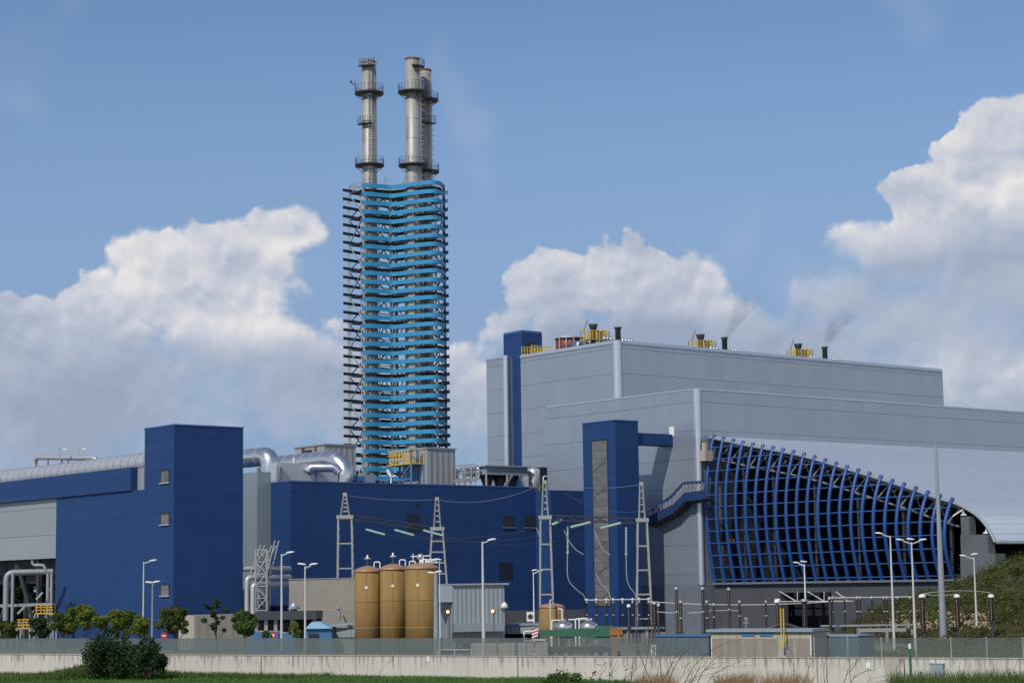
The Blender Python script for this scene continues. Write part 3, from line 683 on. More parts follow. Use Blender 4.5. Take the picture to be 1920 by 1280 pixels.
for k in range(n - 1):
    sh.face((i0 + k, i0 + k + 1, i0 + 2 * n + k + 1, i0 + 2 * n + k), True); sh.face((i0 + n + k, i0 + 3 * n + k, i0 + 3 * n + k + 1, i0 + n + k + 1), True)
    sh.face((i0 + k, i0 + n + k, i0 + n + k + 1, i0 + k + 1))
sh.face((i0 + n - 1, i0 + 2 * n - 1, i0 + 4 * n - 1, i0 + 3 * n - 1))
sh.build('roof_shell', 'shell', ash)
eg = MB(); eg.tube([p + OL * .05 - Z * .15 for p in outer], .17, 8); eg.build('roof_edge', 'shedflat', ash)
tEnd, zEnd = prof[-1]
gt = MB(); gt.obox(G0 - Lv * (tEnd + .02) + Z * (zEnd - .26), Rv * LEN, OR * .3, Z * .26); gt.build('gutter', 'coping', ash)
zBase = zP
# inside: side wall under the eave, back wall and floor
iw = MB(); iw.obox(G0 - Lv * (tEnd - .3) + Rv * 6, Rv * (LEN - 6), Lv * .3, Z * (zEnd - .4)); iw.obox(G0 + Rv * 92 + Lv * -.6, OR * (tEnd - .5), Rv * .4, Z * 22); iw.obox(G0 + Rv * 1.4 + OR * .06 + Z * zP, Rv * 90, OR * .2, Z * (prof[0][1] - zP - 1.2)); iw.build('inner_wall', 'darksteel', ash)  # dark cladding over the grey wall is added to deepen the hall's shade
pl_ = MB()
tx = lambda px: along(base(G0, zBase - 1), -Lv, px)
d0, d1 = tx(1466), tx(1562); zd = hit(1500, 1110, G0, Lv).z
pl_.obox(G0 + OL * .3 - Lv * .4, OR * (d0 - .4), Rv * 1.2, Z * zBase); pl_.obox(G0 + OL * .3 - Lv * d1, OR * (tEnd + 3 - d1), Rv * 1.2, Z * zBase)
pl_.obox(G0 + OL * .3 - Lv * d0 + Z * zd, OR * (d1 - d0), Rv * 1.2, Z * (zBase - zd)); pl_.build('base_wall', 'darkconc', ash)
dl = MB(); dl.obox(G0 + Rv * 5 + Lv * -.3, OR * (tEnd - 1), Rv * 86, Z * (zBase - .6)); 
ledge = MB(); ledge.obox(G0 + OL * .75 - Lv * .4 + Z * zBase, OR * (tEnd + 1), Rv * 1.9, Z * .22); ledge.build('ledge', 'plinth', ash)
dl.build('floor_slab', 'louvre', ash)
# blue ribs
NR = 23
def roof_z(t):
    for (a, b), (c, d) in zip(prof_s, prof_s[1:]):
        if a <= t <= c: return b + (d - b) * (t - a) / (c - a)
    return prof_s[-1][1]
def rib_off(f):   # f: 0 at the foot, 1 at the head; metres outwards
    return 0.45 * (1 - f) + 1.45 * 4 * f * (1 - f) * (.75 + .35 * f) - .15
tA, tB = tx(1340) , along(base(hit(1784, 939, G0, Lv), 8), -Lv, 1784)
tB = (base(hit(1786, 941, G0, Lv)) - base(G0)).dot(-Lv); tA = (base(hit(1339, 822, G0, Lv)) - base(G0)).dot(-Lv)
ribs_t = [tA + (tB - tA) * k / (NR - 1) for k in range(NR)]
def rib_pt(t, f):
    zt = roof_z(t) + .26; zb_ = zBase + .2; return G0 - Lv * t + OL * (rib_off(f) + .1) + Z * (zb_ + (zt - zb_) * f)
for t in ribs_t:
    rb = MB(); rb.tube([rib_pt(t, k / 16) for k in range(17)], .215, 10); rb.build('rib', 'ribblue', ash)
z_ = zBase + .55
while z_ < roof_z(ribs_t[0]) - .2:
    pts = []
    for k in range(NR * 2 - 1):
        t = ribs_t[0] + (ribs_t[-1] - ribs_t[0]) * k / (NR * 2 - 2); zt = roof_z(t) + .26; f = (z_ - zBase - .2) / (zt - zBase - .2)
        if f < .97: pts.append(rib_pt(t, f))
    if len(pts) > 2: rb = MB(); rb.tube(pts, .07, 6); rb.build('purlin', 'purlin', ash)
    z_ += 1.38
tr = MB()
for k in range(NR - 1):
    t0, t1 = ribs_t[k], ribs_t[k + 1]
    a, b = G0 - Lv * t0 + Rv * 1.2 + Z * (roof_z(t0) - .7), G0 - Lv * t1 + Rv * 1.2 + Z * (roof_z(t1) - .7)
    c, d = G0 - Lv * t0 + Rv * 1.0 + Z * (roof_z(t0) - 2.6), G0 - Lv * t1 + Rv * 1.0 + Z * (roof_z(t1) - 2.6)
    tr.bar(a, b, .16); tr.bar(c, d, .16)
    if k % 2 == 0: tr.bar(a - OL * .4, d, .14)
    else: tr.bar(c, b, .14)
    if k % 2: tr.bar(rib_pt(t0, .86), a, .12)
tr.build('truss', 'steel', ash)
for k in (2, 5, 9, 13, 17, 21): MB().cbox(G0 - Lv * ribs_t[k] + Rv * 1.6 + Z * zBase, .3, .3, roof_z(ribs_t[k]) - zBase - .7, Lv).build('mullion', 'darksteel', ash)
sg = MB(); face_quad(sg, G0 + OL * .1, Lv, 1369, 1010, 1377, 1015, OL, .05); sg.build('warning_plate', 'orange', ash)
# stepped pier at the low end
pi = MB()
def pier(px0, px1, py, off, dep):
    P = G0 + OL * off; a, b = hit(px0, py, P, Lv), hit(px1, py, P, Lv); pi.obox(base(a), base(b) - base(a), Rv * dep, Z * a.z)
pier(1801, 1817, 968, .5, 1.0); pier(1800.5, 1852, 1003, .55, 1.1); pier(1800, 1866, 1039, .6, 1.6)
pi.build('stepped_pier', 'pier', ash)
for px, py in ((1807, 966), (1850, 1000)):
    p = hit(px, py, G0 + OL * -.3, Lv); MB().lathe(p, [(.38, 0), (.34, .12), (.14, .22), (.12, .55)], 10).build('bearing', 'white', ash)
bp = MB(); bp.bar(hit(1787, 967, G0 + OL * .3, Lv), hit(1805, 955, G0 + OL * .2, Lv), .13); bp.build('strut', 'white', ash)
bx = MB(); a = hit(1313, 864, KE + OR * .5, Lv); bx.cbox(KE + Rv * .7 + OR * .62 + Z * a.z, 1.3, 1.0, 1.2, Rv); bx.cbox(KE + Rv * .5 + OR * .6 + Z * (a.z + 1.2), .45, .5, .9, Rv)
solo('control_box', bx, 'conc', 'pale box on the corner of the grey block beside the top of the blue lattice', 'box')

# ================================================================== CHIMNEYS AND THEIR LATTICE TOWER
DT = 300.0
def tp(px, dy): q = gp(px, DT, 45.0); return Vector((q.x, DT + dy, 0))
T0 = tp(757, 4)
zt_ = zat(T0, 352)
lat = thing('lattice_tower', 'tall steel lattice tower wrapped in wavy sky blue bands around three chimneys', 'tower', T0)
front_path = spline([tp(680, 0), tp(698, .5), tp(718, 1.4), tp(735, 2.0), tp(752, 1.3), tp(775, .1), tp(800, -1.0), tp(815, -1.2), tp(826, -.6), tp(832, .9), tp(834, 2.6), tp(832, 4.0)], 4)
back_path = [tp(642, 2.6), tp(690, 7.0), tp(737, 11.6)]
right_path = [tp(737, 11.9), tp(800, 8.4), tp(840, 6.0)]
def ribbon(mb, path, z0, h, th):
    n = len(path); nr = []
    for k in range(n):
        d = (path[min(k + 1, n - 1)] - path[max(k - 1, 0)]).normalized(); nr.append(Vector((d.y, -d.x, 0)))
    i = mb.add([p + Z * z0 for p in path] + [p + Z * (z0 + h) for p in path] + [p - q * th + Z * z0 for p, q in zip(path, nr)] + [p - q * th + Z * (z0 + h) for p, q in zip(path, nr)])
    for k in range(n - 1):
        mb.face((i + k, i + k + 1, i + n + k + 1, i + n + k)); mb.face((i + 2 * n + k + 1, i + 2 * n + k, i + 3 * n + k, i + 3 * n + k + 1))
        mb.face((i + n + k, i + n + k + 1, i + 3 * n + k + 1, i + 3 * n + k)); mb.face((i + k + 1, i + k, i + 2 * n + k, i + 2 * n + k + 1))
    mb.face((i, i + n, i + 3 * n, i + 2 * n)); mb.face((i + n - 1, i + 3 * n - 1, i + 4 * n - 1, i + 2 * n - 1))
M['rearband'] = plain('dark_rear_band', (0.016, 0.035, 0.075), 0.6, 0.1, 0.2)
NB = 35; SP = 1.372
band_z = [zt_ - .6 - SP * k for k in range(NB)]
for k, z in enumerate(band_z):
    b = MB(); ribbon(b, front_path, z, .64, .16); b.build('band', 'ringblue', lat)
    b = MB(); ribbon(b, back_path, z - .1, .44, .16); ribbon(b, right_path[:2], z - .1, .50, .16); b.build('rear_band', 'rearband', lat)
    b = MB(); ribbon(b, [right_path[2], right_path[1]], z - .1, .55, .16); b.build('side_band', 'ringblue', lat)
cols = [tp(650, 4.6), tp(682, .9), tp(731, 3.6), tp(760, 3.4), tp(818, .6), tp(833, 3.2), tp(806, 7.2), tp(737, 10.8), tp(690, 6.6)]
for k, c in enumerate(cols):
    b = MB(); b.bar(base(c), base(c, zt_ + (.2 if k else -.9)), .42 if k in (0, 5) else .34); b.build('column', 'darksteel' if k in (5, 6) else 'steel', lat)
lv = [zt_ - .75 - SP * 3 * k for k in range(13)]
pairs = [(0, 1), (1, 2), (2, 3), (3, 4), (4, 5), (5, 6), (6, 7), (7, 8), (8, 0), (2, 7), (3, 6), (1, 8)]
br = MB(); rg = random.Random(4)
for k in range(len(lv) - 1):
    z1, z0 = lv[k], lv[k + 1]
    for i, j in pairs:
        a, b = cols[i], cols[j]; L_ = (a - b).length
        if L_ < 5:
            if (k + i) % 2: br.tube([base(a, z0), base(b, z1)], .10, 5)
            else: br.tube([base(b, z0), base(a, z1)], .10, 5)
        else:
            mm = (a + b) / 2; br.tube([base(a, z0), base(mm, z1)], .10, 5); br.tube([base(b, z0), base(mm, z1)], .10, 5)
            br.tube([base(a, (z0 + z1) / 2), base(b, (z0 + z1) / 2)], .08, 5)
br.build('bracing', 'steel', lat)
plan = [tp(652, 4.4), tp(683, .55), tp(715, 1.6), tp(735, 2.3), tp(775, .5), tp(815, -.7), tp(829, .5), tp(831, 3.6), tp(808, 7.0), tp(737, 11.0), tp(690, 6.8)]
for z in lv:
    b = MB(); b.prism([(p.x, p.y) for p in plan], z - .12, z); b.build('platform', 'darksteel', lat)
rl = MB(); rl.rail([Vector((p.x, p.y, lv[0])) for p in plan[-2:] + plan[:2]], 1.2, 1.0, .04, 2)
for px, dy in ((718, 2.5), (756, 2.0)): q = tp(px, dy) + Z * zt_; rl.bar(q, q + Vector((.5, .2, 1.5)), .16)
rl.build('railing', 'steel', lat)
def inner(px, dy):
    """close lattice round a flue"""
    b = MB(); c = tp(px, dy); cs = [c + Vector((math.cos(a) * 1.4, math.sin(a) * 1.4, 0)) for a in (0, 1.571, 3.142, 4.712)]
    for q in cs: b.bar(base(q, 16), base(q, zt_ - 1), .16)
    for k in range(len(lv) - 1):
        for i in range(4):
            for h in (0, .5):
                z1 = lv[k] + (lv[k + 1] - lv[k]) * h; z0 = lv[k] + (lv[k + 1] - lv[k]) * (h + .5)
                a, d = (cs[i], cs[(i + 1) % 4]) if (k + i) % 2 else (cs[(i + 1) % 4], cs[i])
                b.tube([base(a, z0), base(d, z1)], .075, 4)
    b.build('flue_frame', 'steel', lat)
inner(692, 3); inner(776, 1.9); inner(797, 6.0)
def chimney(px, dy, r, ytop, label, plats, half, mat='chimney'):
    c = tp(px, dy); zt = zat(c, ytop); t = thing('chimney', label, 'chimney', c, 'flue stacks in the lattice tower')
    MB().lathe(c, [(r * 1.12, 0), (r * 1.06, 20), (r, zt_), (r, zt - .35)], 28).build('flue', mat, t)
    sb = MB()
    z = zt_ + 1
    while z < zt - 1: sb.lathe(c + Z * z, [(r + .004, 0), (r + .03, .03), (r + .03, .09), (r + .004, .12)], 28); z += 3.1
    sb.build('seam', 'steel', t)
    MB().lathe(c + Z * (zt - .35), [(r + .03, 0), (r + .05, .1), (r + .05, .35), (r - .12, .36), (r - .14, .05)], 24).build('rim', 'rust', t)
    for y in plats:
        z = zat(c, y); d = MB(); n = 24; R_ = r + 1.15
        d.lathe(c + Z * (z - .18), [(r + .02, 0), (R_, .10), (R_, .32), (r + .02, .30)], n); pf = d.build('platform', 'darksteel', t)
        rl = MB(); P = [c + Vector((math.cos(2 * math.pi * k / n) * (R_ - .06), math.sin(2 * math.pi * k / n) * (R_ - .06), z + .1)) for k in range(n + 1)]
        rl.rail(P, 1.15, .7, .022, 2); rl.build('railing', 'steel', pf)
        bk = MB()
        for k in range(0, n, 4):
            d_ = Vector((math.cos(2 * math.pi * k / n), math.sin(2 * math.pi * k / n), 0)); bk.bar(c + d_ * r + Z * (z - 1.0), c + d_ * (R_ - .1) + Z * (z - .15), .08)
        bk.build('bracket', 'darksteel', pf)
    for y, a0 in half:
        z = zat(c, y); d = MB(); P = [c + Vector((math.cos(a0 + k * .22) * (r + .75), math.sin(a0 + k * .22) * (r + .75), z)) for k in range(-4, 5)]
        Q = [c + Vector((math.cos(a0 + k * .22) * (r + .02), math.sin(a0 + k * .22) * (r + .02), z)) for k in range(-4, 5)]
        for k in range(8): d.hexa([Q[k] - Z * .14, P[k] - Z * .14, P[k + 1] - Z * .14, Q[k + 1] - Z * .14, Q[k], P[k], P[k + 1], Q[k + 1]])
        hp = d.build('rest_platform', 'darksteel', t); rl = MB(); rl.rail(P, 1.1, .7, .03, 2); rl.build('railing', 'steel', hp)
    la = MB(); a0 = half[0][1] if half else 4.4
    d_ = Vector((math.cos(a0 + .35), math.sin(a0 + .35), 0)); s_ = Vector((-d_.y, d_.x, 0)); p = c + d_ * (r + .25)
    for sg in (-.25, .25): la.bar(base(p + s_ * sg, zt_ - 1), base(p + s_ * sg, zt - 1.5), .06)
    z = zt_
    while z < zt - 2:
        la.bar(base(p - s_ * .25, z), base(p + s_ * .25, z), .04)
        if int(z * 2) % 2 == 0:
            q = [p + s_ * .38 * math.cos(a) * 1.0 + d_ * .62 * math.sin(a) for a in (0, .8, 1.57, 2.34, 3.14)]
            for u, v in zip(q, q[1:]): la.bar(base(u, z), base(v, z), .045)
        z += .45
    la.build('ladder', 'steel', t)
    return t
chimney(692, 3.0, 1.14, 115, 'weathered steel chimney standing apart from the other two, rusty rim at top', (176, 311), ((126, 4.5), (234, 4.2)))
chimney(776, 1.9, 1.14, 110, 'bright steel chimney in front of a close pair, tallest looking of the three', (174, 311), ((126, 5.6),))
c3 = chimney(797, 6.0, 1.05, 131, 'steel chimney half hidden behind the bright one of the pair, with caged ladder', (189, 323), ((233, 5.2),))
am = MB(); q = tp(666, 1.8); zz = zat(q, 173); am.bar(base(q, zz), base(q, zz + 1.9), .1); am.bar(base(q, zz + 1.1), base(q, zz + 1.6) + Vector((-.7, 0, 0)), .16); am.cbox(base(q, zz + 1.5) + Vector((-.6, 0, 0)), .3, .3, .35)
solo('beacon_arm', am, 'darksteel', 'small dark beacon arm on the upper ring of the lone chimney', 'beacon')

# ================================================================== ROOF PLANT OF THE BLUE HALL
zr = zM - .3
def r_at(px, D, z=None): return gp(px, D, zr if z is None else z)
# silver elbow, ducts
a = at(430, 862, 232); e = at(507, 856, 226)
duct('elbow_duct', bend([a, Vector((e.x, e.y, a.z)), Vector((e.x, e.y, zr - 1.5))], 1.35, 10), 1.08, 'duct', 'shiny domed duct bending down into the grey shaft beside the blue tower', 2.1, rads=None, n=24)
p0 = at(520, 872, 246); L1 = along(p0, -Lv, 628); p1 = p0 - Lv * L1
duct('cross_duct', bend([p0 + Lv * 3, p1, p1 + OR * .4 + Vector((1.2, -.6, -1.5)), p1 + Vector((.6, -.9, -4.4))], 1.6, 10), 1.15, 'duct', 'fat silver duct with a polished elbow turning down onto the blue hall roof', 2.0, n=24)
sv = MB(); q = r_at(553, 231); sv.cbox(q, 4.6, 1.8, at(553, 869, 231).z - zr, Rv); sv.cbox(q + Rv * 4.0, 3.0, 1.6, at(600, 874, 231).z - zr, Rv)
t = thing('duct_box', 'low silver sheet metal housing on the roof edge under the fat duct', 'duct', q); sv.build('housing', 'ductdull', t)
ar = MB(); a, b = at(578, 884, 231), at(636, 886, 231); ar.tube(bend([a, at(583, 876, 231), at(628, 876, 231), b], .6), .55, 14); ar.build('connector', 'duct', t)
sp = MB(); sp.cyl(at(551, 870, 230), at(552, 858, 230), .14, 8); sp.build('spout', 'white', t)
bb = MB(); bb.cbox(r_at(652, 236), 3.4, 2.2, at(652, 893, 236).z - zr, Rv); tb = thing('equipment_box', 'blue equipment box on the roof below the polished duct elbow', 'box', r_at(652, 236)); bb.build('casing', 'tankblue', tb)
lv_ = MB(); c = r_at(652, 236) + OR * 1.12 + Z * .4
for k in range(4): lv_.obox(c - Rv * 1.4 + Rv * (k * .75), Rv * .5, OR * .04, Z * 1.0)
lv_.build('louvre', 'louvre', tb)
gb = MB(); gb.cbox(r_at(681, 238), 2.2, 2.0, at(681, 890, 238).z - zr, Rv); solo('plant_cabinet', gb, 'shedflat', 'plain grey cabinet on the roof right of the blue equipment box', 'cabinet')
# corrugated plant rooms
def plant_room(px, ytop, D, pxl, pxr, ybot, label, mat='corr'):
    K = base(at(px, ytop, D)); zt = zat(K, ytop); t = thing('plant_room', label, 'plant room', base(K, zr))
    lL, lR = along(K, Lv, pxl), along(K, Rv, pxr)
    MB().prism([K, K + Rv * lR, K + Rv * lR + Lv * lL, K + Lv * lL], zr - .4, zt).build('wall', mat, t)
    MB().prism([K + OL * .15 + OR * .15, K + Rv * (lR + .15) + OR * .15, K + Rv * (lR + .15) + Lv * (lL + .15), K + OL * .15 + Lv * (lL + .15)], zt, zt + .2).build('roof', 'shedflat', t)
    return K, zt, lL, lR, t
K1, z1, lL1, lR1, pr1 = plant_room(609, 834, 262, 553, 669, 890, 'long grey corrugated plant room on the roof behind the silver ducts')
for x0, x1, y0, y1, mt in ((572, 585, 844, 853, 'louvre'), (566, 571, 840, 856, 'darksteel'), (590, 594, 837, 849, 'rust')):
    w = MB(); face_quad(w, K1, Lv, x0, y0, x1, y1, OL, .06, .004); w.build('vent' if mt == 'louvre' else 'door', mt, pr1)
w = MB(); face_quad(w, K1, Lv, 553, 851, 562, 859, OL, .5, .004); w.build('gantry_box', 'yellow', pr1)
K2, z2, lL2, lR2, pr2 = plant_room(801, 841, 252, 757, 857, 905, 'square grey corrugated plant room on the roof with a blue framed yellow platform')
fr = MB(); zb = zat(K2 + Lv * lL2, 874); fp = [K2 + OL * 2.0 + Lv * .8, K2 + OL * 2.0 + Lv * (lL2 + .6), K2 + Lv * (lL2 + .6), K2 + Lv * .8]
for q in fp: fr.bar(base(q, zr), base(q, zb), .26)
fr.bar(base(fp[0], zr), base(fp[1], zb), .16); fr.bar(base(fp[1], zr), base(fp[0], zb), .16); fr.bar(base(fp[0], zr + 2.4), base(fp[1], zr + 2.4), .2)
fr.build('platform_frame', 'tankblue', pr2)
dk = MB(); dk.prism([(q.x, q.y) for q in [p + OL * .1 for p in fp[:2]] + fp[2:]], zb, zb + .15); dk.build('platform_deck', 'yellow', pr2)
rl = MB(); rl.rail([base(q, zb + .15) for q in (fp[3], fp[0], fp[1], fp[2])], 1.7, .6, .05, 3); rl.build('platform_railing', 'yellow', pr2)
dk = MB(); face_quad(dk, K2 + Lv * .0, Lv, 783, 842, 785, 900, OL, .2, .004); face_quad(dk, K2, Lv, 778, 856, 791, 859, OL, .3, .21); dk.build('standpipe', 'tankblue', pr2)
wb = MB(); face_quad(wb, K2, Lv, 764, 876, 782, 902, OL, .05, .004); wb.build('doorway', 'tankblue', pr2)
# blue ladder frame with a white lamp left of it
lf = MB(); q = r_at(722, 243)
for k in range(3): lf.bar(q + Rv * (k * 1.6 - 2.2), q + Rv * (k * 1.6 - 2.2) + Z * (1.7 + .3 * k), .2)
lf.bar(q - Rv * 2.4 + Z * .9, q + Rv * 1.6 + Z * 1.1, .5); lf.bar(q - Rv * 2.4 + Z * .1, q + Rv * 1.2 + Z * 2.1, .2); lf.cbox(q + Rv * .4, 3.2, 1.0, .8, Rv)
solo('blue_pump_frame', lf, 'tankblue', 'low blue steel frame on the roof edge at the foot of the banded tower', 'frame')
lm = MB(); q = at(733, 893, 241); lm.bar(base(q, zr), q, .16); lm.bar(q, at(726, 880, 241), .3); lm.bar(q, at(742, 891, 241), .16)
solo('floodlight', lm, 'white', 'white tilted floodlight at the roof edge left of the yellow platform', 'lamp')
# yellow roof rails
for x0, x1, D0, lab in ((696, 842, 240, 'long yellow guard rail along the roof edge below the corrugated plant room'), (985, 1024, 250, 'short yellow guard rail at the right end of the blue hall roof')):
    p, q = r_at(x0, D0), r_at(x0, D0); q = p + Rv * along(p, Rv, x1); rl = MB(); rl.rail([p, q], 1.15, 1.0, .035, 2); rl.obox(p, q - p, OR * .06, Z * .22); solo('roof_railing', rl, 'yellow', lab, 'railing')
# fin cooler with pipes
KF = r_at(912, 252); zt1 = at(912, 874, 252).z; zb1 = at(912, 889, 252).z
fc = thing('air_cooler', 'grey roof cooler on a braced steel frame with silver pipe bends on its side', 'cooler', KF)
lf_ = along(KF, Lv, 842); rf = along(KF, Rv, 990)
MB().prism([KF + Rv * .02, KF + Rv * rf, KF + Rv * rf + Lv * lf_ * .6, KF + Lv * lf_ * .6 + Rv * .02], zb1, zt1).build('casing', 'shedflat', fc)
MB().prism([KF + OL * .3 + OR * .3, KF + Rv * (rf + .3) + OR * .3, KF + Rv * (rf + .3) + Lv * lf_ * .6, KF + OL * .3 + Lv * lf_ * .6], zt1, zt1 + .18).build('top_plate', 'coping', fc)
fm = MB()
for k in range(3):
    for l in (0, lf_ * .58): q = KF + Rv * (rf * k / 2) + Lv * l; fm.bar(base(q, zr), base(q, zb1), .22)
q = KF + Rv * (rf * .28); fm.bar(base(q, zr) + Z * .1, base(KF + Rv * rf * .62, zb1), .28); fm.bar(base(KF + Rv * rf * .98, zr + .3), base(KF + Rv * rf * .8, zb1), .2)
fm.build('frame', 'steel', fc); fm = MB(); q = KF + OL * 1.4
fm.obox(q - Z * 0 + Lv * .2 + Z * (zr * 0) + Z * (zb1 - zr - .9), Lv * (lf_ * 1.02), OL * .12, Z * .5)
for k in range(7): w = q + Lv * (.4 + k * lf_ / 6.5); fm.bar(base(w, zr), base(w, zb1 - .4), .14); fm.bar(base(w, zr), base(w + Lv * 1.2, zb1 - .5), .1)
fm.rail([base(q + Lv * .2, zb1 - .3), base(q + Lv * (lf_ * 1.0), zb1 - .3)], 1.6, 1.0, .05, 3)
fm.build('walkway', 'steel', fc)
for k in range(4):
    hp = MB(); w = KF + OL * .6 + Lv * (.8 + k * lf_ * .19); hp.tube(bend([base(w, zb1 - .6), base(w, zt1 - .1), base(w + Lv * .9, zt1 - .1), base(w + Lv * .9, zb1 + .2)], .42), .2, 10); hp.build('pipe_bend', 'duct', fc)
for k in range(3):
    w = MB(); c = KF + Rv * (rf * (.2 + .3 * k)) + Lv * 1.6; w.lathe(base(c, zr), [(.25, .3), (.35, .9), (.95, zb1 - zr - .05)], 14); w.build('fan_cone', 'darksteel', fc)
tk = MB(); c = r_at(1001, 258); tk.lathe(c, [(.85, 0), (.85, at(1001, 880, 258).z - zr), (.6, at(1001, 878, 258).z - zr)], 20); solo('roof_tank', tk, 'ductdull', 'upright silver tank at the right end of the roof beside the cooler', 'tank')
dp = MB(); c = r_at(1018, 262); dp.cbox(c, 1.6, 1.2, at(1018, 876, 262).z - zr, Rv); td = thing('switch_cabinet', 'dark open cabinet with white pipes beside the upright silver roof tank', 'cabinet', c); dp.build('casing', 'louvre', td)
wp = MB(); wp.tube(bend([c + OR * .75 - Rv * .5, c + OR * .75 - Rv * .5 + Z * 3.0, c + OR * .75 + Rv * .4 + Z * 3.0, c + OR * .75 + Rv * .4], .25), .09, 8); wp.build('pipe', 'white', td)

# ================================================================== ROOF OF THE BOILER HOUSE
PV = KC + Lv * 8; zq = zC - .1
def along_roof(px, off=8): P = KC + Lv * off; return base(P + Rv * along(Vector((P.x, P.y, zC + 1)), Rv, px), zq)
def vent_unit(c):
    t = thing('vent_platform', '', 'vent', c, 'yellow vent platforms on the boiler house roof')
    MB().cbox(c + Z * 1.3, 3.6, 1.8, .14, Rv).build('deck', 'yellow', t)
    MB().rail([c + Rv * a + Lv * b + Z * 1.44 for a, b in ((-1.8, -.9), (1.8, -.9), (1.8, .9), (-1.8, .9), (-1.8, -.9))], 1.1, .6, .04, 3).build('railing', 'yellow', t)
    lg = MB()
    for a in (-1.7, 0, 1.7):
        for b in (-.8, .8): lg.bar(c + Rv * a + Lv * b, c + Rv * a + Lv * b + Z * 1.3, .12)
    lg.build('support_frame', 'yellow', t)
    MB().lathe(c + Rv * -.3, [(.3, 0), (.3, 2.7), (.42, 2.75), (.62, 3.35), (.62, 3.5)], 14).build('relief_vent', 'darksteel', t)
    MB().lathe(c + Rv * 1.1, [(.42, 0), (.42, 2.5), (.6, 2.55), (.6, 2.75)], 14).build('silencer', 'steel', t)
    la = MB()
    for a in (.75, 1.25): la.bar(c + Rv * a + OR * 1.0 - Z * .2, c + Rv * a + OR * 1.0 + Z * 3.0, .07)
    for k in range(8): la.bar(c + Rv * .75 + OR * 1.0 + Z * (.3 * k), c + Rv * 1.25 + OR * 1.0 + Z * (.3 * k), .05)
    la.build('ladder', 'yellow', t)
    jb = MB(); jb.bar(c - Rv * 2.0, c - Rv * 2.0 + Z * 2.6, .1); jb.bar(c - Rv * 2.0 + Z * 2.6, c - Rv * 1.3 + Z * 4.0, .16); jb.build('davit', 'steel', t)
    return t
vu = vent_unit(along_roof(1116)); vu['label'] = 'yellow vent platform beside the round brown roof tank'
copy_tree(vu, along_roof(1317), 'yellow vent platform at mid roof, between two dark stub stacks')
copy_tree(vu, along_roof(1500), 'yellow vent platform farthest along the boiler house roof to the right')
for px, lab in ((1159, 'dark stub stack above the corner of the boiler house roof'), (1359, 'smoking dark stub stack on the middle of the boiler house roof'), (1547, 'smoking dark stub stack near the right end of the boiler house roof')):
    c = along_roof(px, 5); b = MB(); h = 2.9; b.lathe(c, [(.38, 0), (.38, h - .25), (.5, h - .22), (.5, h)], 16); solo('stub_stack', b, 'darksteel', lab, 'chimney', 'dark stub stacks on the boiler house roof')
for base_px in (1159, 1359, 1547):
    for k, d in enumerate((-26, -20, -14, 9, 15, 20, 25)):
        c = along_roof(base_px + d, 3.2); b = MB(); b.lathe(c, [(.2, 0), (.2, .75), (.3, .8), (.26, 1.0), (.05, 1.15)], 10)
        solo('roof_ventilator', b, 'duct', 'small shiny round ventilator among those lined up on the boiler house roof edge', 'ventilator', 'small roof ventilators on the boiler house')
rq = KC + Rv * 3.2; rq = base(rq + Lv * along(Vector((rq.x, rq.y, zC + 1)), Lv, 1068), zq); c = rq; bt = thing('roof_tank', 'round brown tank with a pale dome lid on the boiler house roof', 'tank', c); w = MB(); w.lathe(c, [(1.9, 0), (1.9, 2.0)], 26); w.build('drum', 'browntank', bt)
w = MB(); w.lathe(c + Z * 2.0, [(2.15, 0), (2.15, .18), (1.0, .45), (.3, .5)], 26); w.build('lid', 'ductdull', bt)
w = MB()
for k in range(14): q = c + Vector((math.cos(k * .449), math.sin(k * .449), 0)) * 2.3; w.bar(q, q + Z * 2.2, .1)
w.build('cage_post', 'coping', bt)
bl = MB(); rq = KC + Rv * 3.0; c = base(rq + Lv * along(Vector((rq.x, rq.y, zC + 1)), Lv, 1097), zq); bl.cyl(c + Z * .7 - Rv * 1.8, c + Z * .7 + Rv * 1.6, .6, 16); solo('blue_blower', bl, 'tankblue', 'dark blue drum blower between the brown roof tank and the yellow platform', 'blower')
bl = MB(); bl.tube(bend([c + OR * 1.0 - Rv * 2.2, c + OR * 1.0 - Rv * 2.2 + Z * 1.0, c + OR * 1.0 - Rv * .8 + Z * 1.0, c + OR * 1.0 - Rv * .5], .4), .22, 10); solo('roof_pipe', bl, 'duct', 'small bright pipe bend beside the blue blower on the boiler house roof', 'pipe')

# ================================================================== BLUE ANNEX TOWER, BRIDGE, STAIR
KX = base(at(1153, 788, 225)); zX = zat(KX, 788)
ax = thing('annex_tower', 'blue tower with a tall grey mesh strip in front of the grey block', 'tower', KX)
lX, rX = along(base(KX, zX), Lv, 1092), along(base(KX, zX), Rv, 1196)
MB().prism([KX, KX + Rv * rX, KX + Rv * rX + Lv * lX, KX + Lv * lX], 0, zX).build('wall', 'blue', ax)
MB().prism([KX + OL * .06 + OR * .06, KX + Rv * (rX + .06) + OR * .06, KX + Rv * (rX + .06) + Lv * (lX + .06), KX + OL * .06 + Lv * (lX + .06)], zX, zX + .12).build('coping', 'blue_trim', ax)
w = MB(); face_quad(w, KX, Lv, 1109, 825, 1139, 1136, OL, .05, .004); sf = w.build('strip_frame', 'louvre', ax)
w = MB(); face_quad(w, KX, Lv, 1111, 828, 1138.5, 1135, OL, .03, .055); w.build('mesh_strip', 'meshgrey', sf)
w = MB(); zz0, zz1 = hit(1125, 1130, KX, Lv).z, hit(1125, 832, KX, Lv).z; a, b = hit(1112, 900, KX, Lv), hit(1137, 900, KX, Lv)
k = 0; z = zz0
